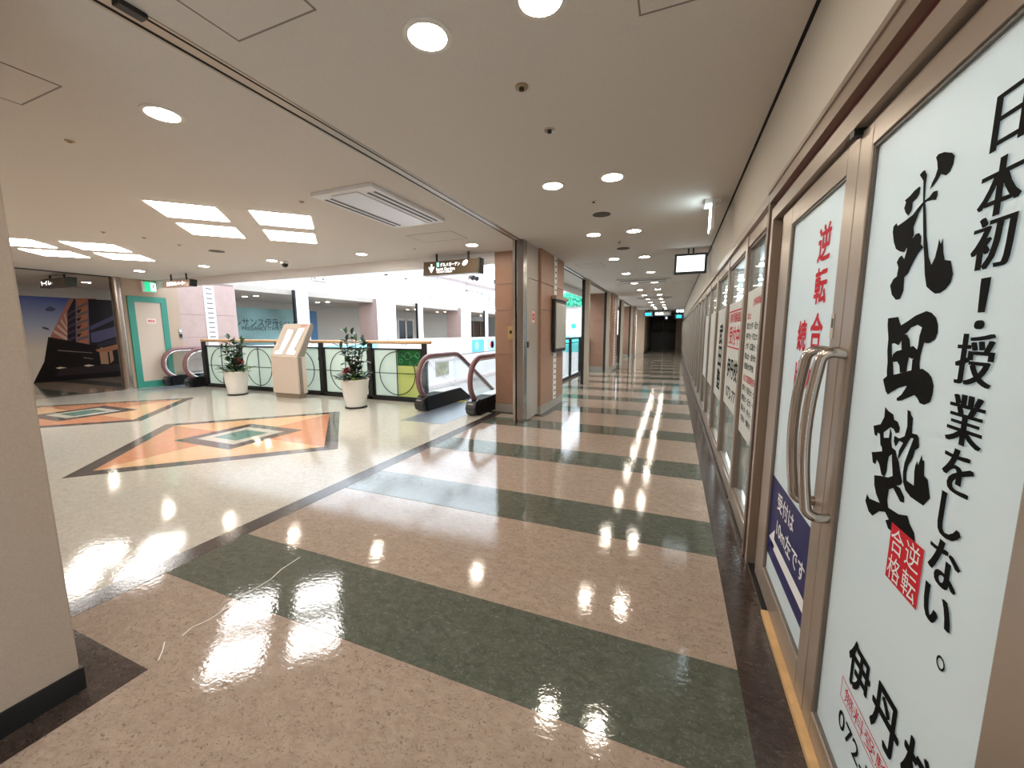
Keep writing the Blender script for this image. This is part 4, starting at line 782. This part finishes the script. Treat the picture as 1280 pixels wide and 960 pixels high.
TA = [[(115,95),(210,82),(222,130),(240,170),(240,300),(210,345),(175,325),(150,330),(150,420),(160,500),(165,615),(160,640),(105,650),(103,580),(110,500),(108,400),(118,280),(110,160)],
 [(235,160),(300,120),(370,70),(470,28),(520,45),(560,90),(578,160),(575,230),(550,290),(500,325),(470,325),(450,320),(435,370),(415,440),(405,520),(410,570),(330,590),(340,480),(380,430),(385,380),(395,340),(405,260),(430,180),(390,155),(330,180),(290,230),(240,260)],
 [(240,240),(290,245),(315,290),(322,360),(310,450),(295,520),(285,590),(225,600),(220,530),(200,495),(150,500),(160,430),(190,400),(240,390)],
 [(190,400),(300,370),(350,350),(385,385),(380,450),(340,470),(310,455),(250,480),(150,500),(160,430)],
 [(70,660),(110,625),(200,610),(330,575),(400,570),(435,560),(490,600),(520,640),(540,720),(530,800),(505,870),(450,895),(410,880),(385,830),(360,805),(300,830),(240,855),(200,858),(195,835),(240,800),(280,740),(290,718),(210,740),(150,775),(115,800),(95,770)]]
JU = [[(170,20),(190,45),(225,70),(230,105),(255,120),(268,160),(262,190),(240,195),(225,165),(205,155),(160,190),(160,225),(195,225),(200,195),(203,157),(215,200),(210,250),(215,290),(240,310),(248,350),(262,390),(270,450),(285,520),(275,540),(235,545),(220,480),(215,370),(215,335),(195,350),(185,400),(180,450),(165,485),(145,470),(130,400),(115,370),(105,402),(88,390),(80,320),(100,320),(150,315),(148,290),(138,270),(135,200),(120,190),(115,215),(100,205),(92,145),(140,135),(165,85)],
 [(320,38),(340,50),(345,75),(357,95),(350,160),(350,195),(385,205),(395,225),(397,290),(370,310),(355,360),(325,410),(312,460),(312,510),(340,530),(362,545),(365,450),(372,410),(385,380),(390,410),(415,340),(420,375),(432,380),(430,480),(455,505),(462,560),(470,630),(455,645),(425,678),(390,655),(340,620),(305,575),(290,520),(290,450),(300,390),(330,310),(360,230),(340,225),(310,280),(275,340),(255,370),(262,310),(290,260),(265,245),(240,285),(228,250),(232,212),(265,230),(300,215),(318,150)],
 [(98,475),(145,480),(190,490),(220,480),(235,540),(270,560),(298,620),(297,660),(270,650),(245,600),(225,560),(195,570),(185,640),(190,690),(260,735),(320,745),(335,800),(365,860),(375,960),(345,950),(240,815),(215,850),(190,830),(172,775),(195,770),(170,720),(130,715),(85,745),(60,715),(38,645),(50,600),(65,630),(135,660),(110,600),(98,540)]]
for nm, args in (('brush_character', (1105, 180, 4.8, BU)), ('brush_character', (1095, 385, 7.389, TA)), ('brush_character', (1075, 505, 5.333, JU))):
    mb = MB(); trace(mb, *args, .0006); obj(nm, mb, ink, d2)
sl_ = obj('red_seal', B(XD-.0016, XD-.0012, 1.018, 1.148, .792, .925), redink, d2, bevel=0)
mb = MB()
for ch, y, z in (('逆', 1.052, .892), ('転', 1.052, .826), ('合', 1.114, .892), ('格', 1.114, .826)): put(mb, ch, (XD-.0016, y, z), .054, .058, '-x', -.004)
obj('seal_lettering', mb, whiteink, sl_)
mb = MB()
for ch, z, w, h in (('日', 1.720, .075, .092), ('本', 1.610, .10, .095), ('初', 1.520, .10, .09), ('！', 1.416, .02, .088), ('授', 1.318, .098, .092), ('業', 1.208, .098, .092), ('を', 1.112, .085, .082), ('し', 1.022, .065, .085), ('な', .928, .09, .088), ('い', .836, .085, .070)):
    put(mb, ch, (XD, .957, z), w*.93, h, '-x', -.008, mincho=.0045)
put(mb, '。', (XD, .925, .748), .026, .028, '-x', -.01)
obj('serif_lettering', mb, ink, d2)
mb = MB()
for ch, y in (('伊', 1.215), ('丹', 1.075), ('校', .935)): put(mb, ch, (XD, y, .475), .125, .135, '-x', .022)
obj('branch_lettering', mb, ink, d2)
mb = MB().frame('x', XD-.0012, XD-.0008, .80, 1.300, .325, .388, .0022); put(mb, '無料受験相談', (XD, 1.09, .356), .37, .045, '-x'); obj('red_box_lettering', mb, redink, d2)
obj('phone_lettering', put(MB(), '072-7', (XD, 1.19, .268), .21, .055, '-x', .012), ink, d2)
# windows
YW = [2.70, 3.56, 4.63, 5.70]
while YW[-1] < 31: YW.append(YW[-1]+1.07)
def shop_window(n, y0, y1, prev=[None]):
    lab = 'tall aluminium framed shop window pane along the corridor'
    if prev[0] is not None and n > 4:
        c = copy_tree(prev[0][0], (0, y0-prev[0][1], 0)); c.name = 'window_%d' % n; c['kind'] = 'structure'; return c
    t = thing('window_%d' % n, lab, 'window', (XG, y0, 0), 'shop windows along the corridor', kind='structure')
    obj('mullion', B(.474, .56, y1-.085, y1, 0, 2.075), frame_m, t, bevel=.003); obj('head', B(.480, .56, y0, y1-.085, 1.985, 2.075), frame_m, t); obj('sill', B(.476, .56, y0, y1-.085, .01, .12), frame_m, t)
    obj('kick_strip', B(.462, .52, y0, y1-.085, 0, .012), black, t); obj('head_band', B(.456, .56, y0, y1, 2.075, 2.137), frame_m, t)
    obj('inner_bead', MB().frame('x', .492, .52, y0, y1-.085, .12, 1.985, .018), frame_shaded, t); obj('pane', B(.502, .508, y0+.004, y1-.089, .122, 1.983), winglass, t)
    if n == 4: prev[0] = (t, y0)
    return t
for i, (a, b) in enumerate(zip(YW, YW[1:])): shop_window(i+3 if i < 6 else i+4, a, b)
# posters on the windows
def poster(i, z0, z1, label):
    y0, y1 = YW[i]+.02, YW[i+1]-.105; t = thing('window_poster', label, 'poster', (.498, (y0+y1)/2, z0)); obj('sheet', B(.497, .5015, y0, y1, z0, z1), paper, t); return t, y0, y1, (y0+y1)/2
XP = .497
t, y0, y1, ym = poster(0, .61, 1.655, 'white poster with red headings and rows of black lettering beside the door')
mk, mk2 = MB(), MB()
for s_, y_, z_, w_2, h_2 in (('[合格実績]', ym-.04, 1.565, .30, .06), ('国公立', y1-.13, 1.475, .14, .045), ('私立 医歯薬他多数', ym+.05, 1.03, .50, .055)): obj('red_heading', put(MB(), s_, (XP, y_, z_), w_2, h_2, '-x', .012), redink, t)
for k, s in enumerate(('国立大学・阪大・北大', '神戸大・市立大・府大', '大学・広島大・滋賀大', '岡山大・信州大・東大', '徳島大学他')): put(mk, s, (XP, ym if k < 4 else ym+.12, 1.405-.072*k), .62 if k < 4 else .36, .048, '-x', .012)
for k, s in enumerate(('関学大・同志社大・立命館大', '関西大・近大・甲南大', '龍谷大・早大・上智大', '京産大・理科大')): put(mk2, s, (XP, ym if k < 3 else ym+.1, .955-.075*k), .64 if k < 3 else .4, .048, '-x', .012)
obj('upper_list', mk, ink, t); obj('lower_list', mk2, ink, t)
t, y0, y1, ym = poster(1, .665, 1.63, 'white poster with red boxed heading and black place name')
mr, mk = MB().frame('x', XP-.002, XP-.001, y0+.05, y1-.05, 1.215, 1.555, .012), MB(); put(mr, '無料受験相談', (XP, ym, 1.49), .64, .09, '-x', .015); put(mr, '受付中', (XP, ym, 1.33), .64, .17, '-x', .02)
put(mk, '伊丹校', (XP, ym, 1.03), .66, .19, '-x', .02); put(mk, '072-77', (XP, ym, .80), .6, .10, '-x', .015); obj('red_lettering', mr, redink, t); obj('black_lettering', mk, ink, t)
t, y0, y1, ym = poster(2, .60, 1.62, 'white poster with tall black brush lettering')
mk = MB()
for s, z in (('武', 1.33), ('田', 1.08), ('塾', .83)): put(mk, s, (XP, ym, z), .34, .24, '-x', .03)
obj('black_lettering', mk, ink, t); obj('small_lettering', put(MB(), '日本初！', (XP, y0+.12, 1.55), .16, .05, '-x', .01), ink, t)
for i, lab in ((3, 'plain white poster on the window beyond the brush lettering poster'), (4, 'plain white poster on the second window beyond the brush lettering')):
    poster(i, .62, 1.62, lab)
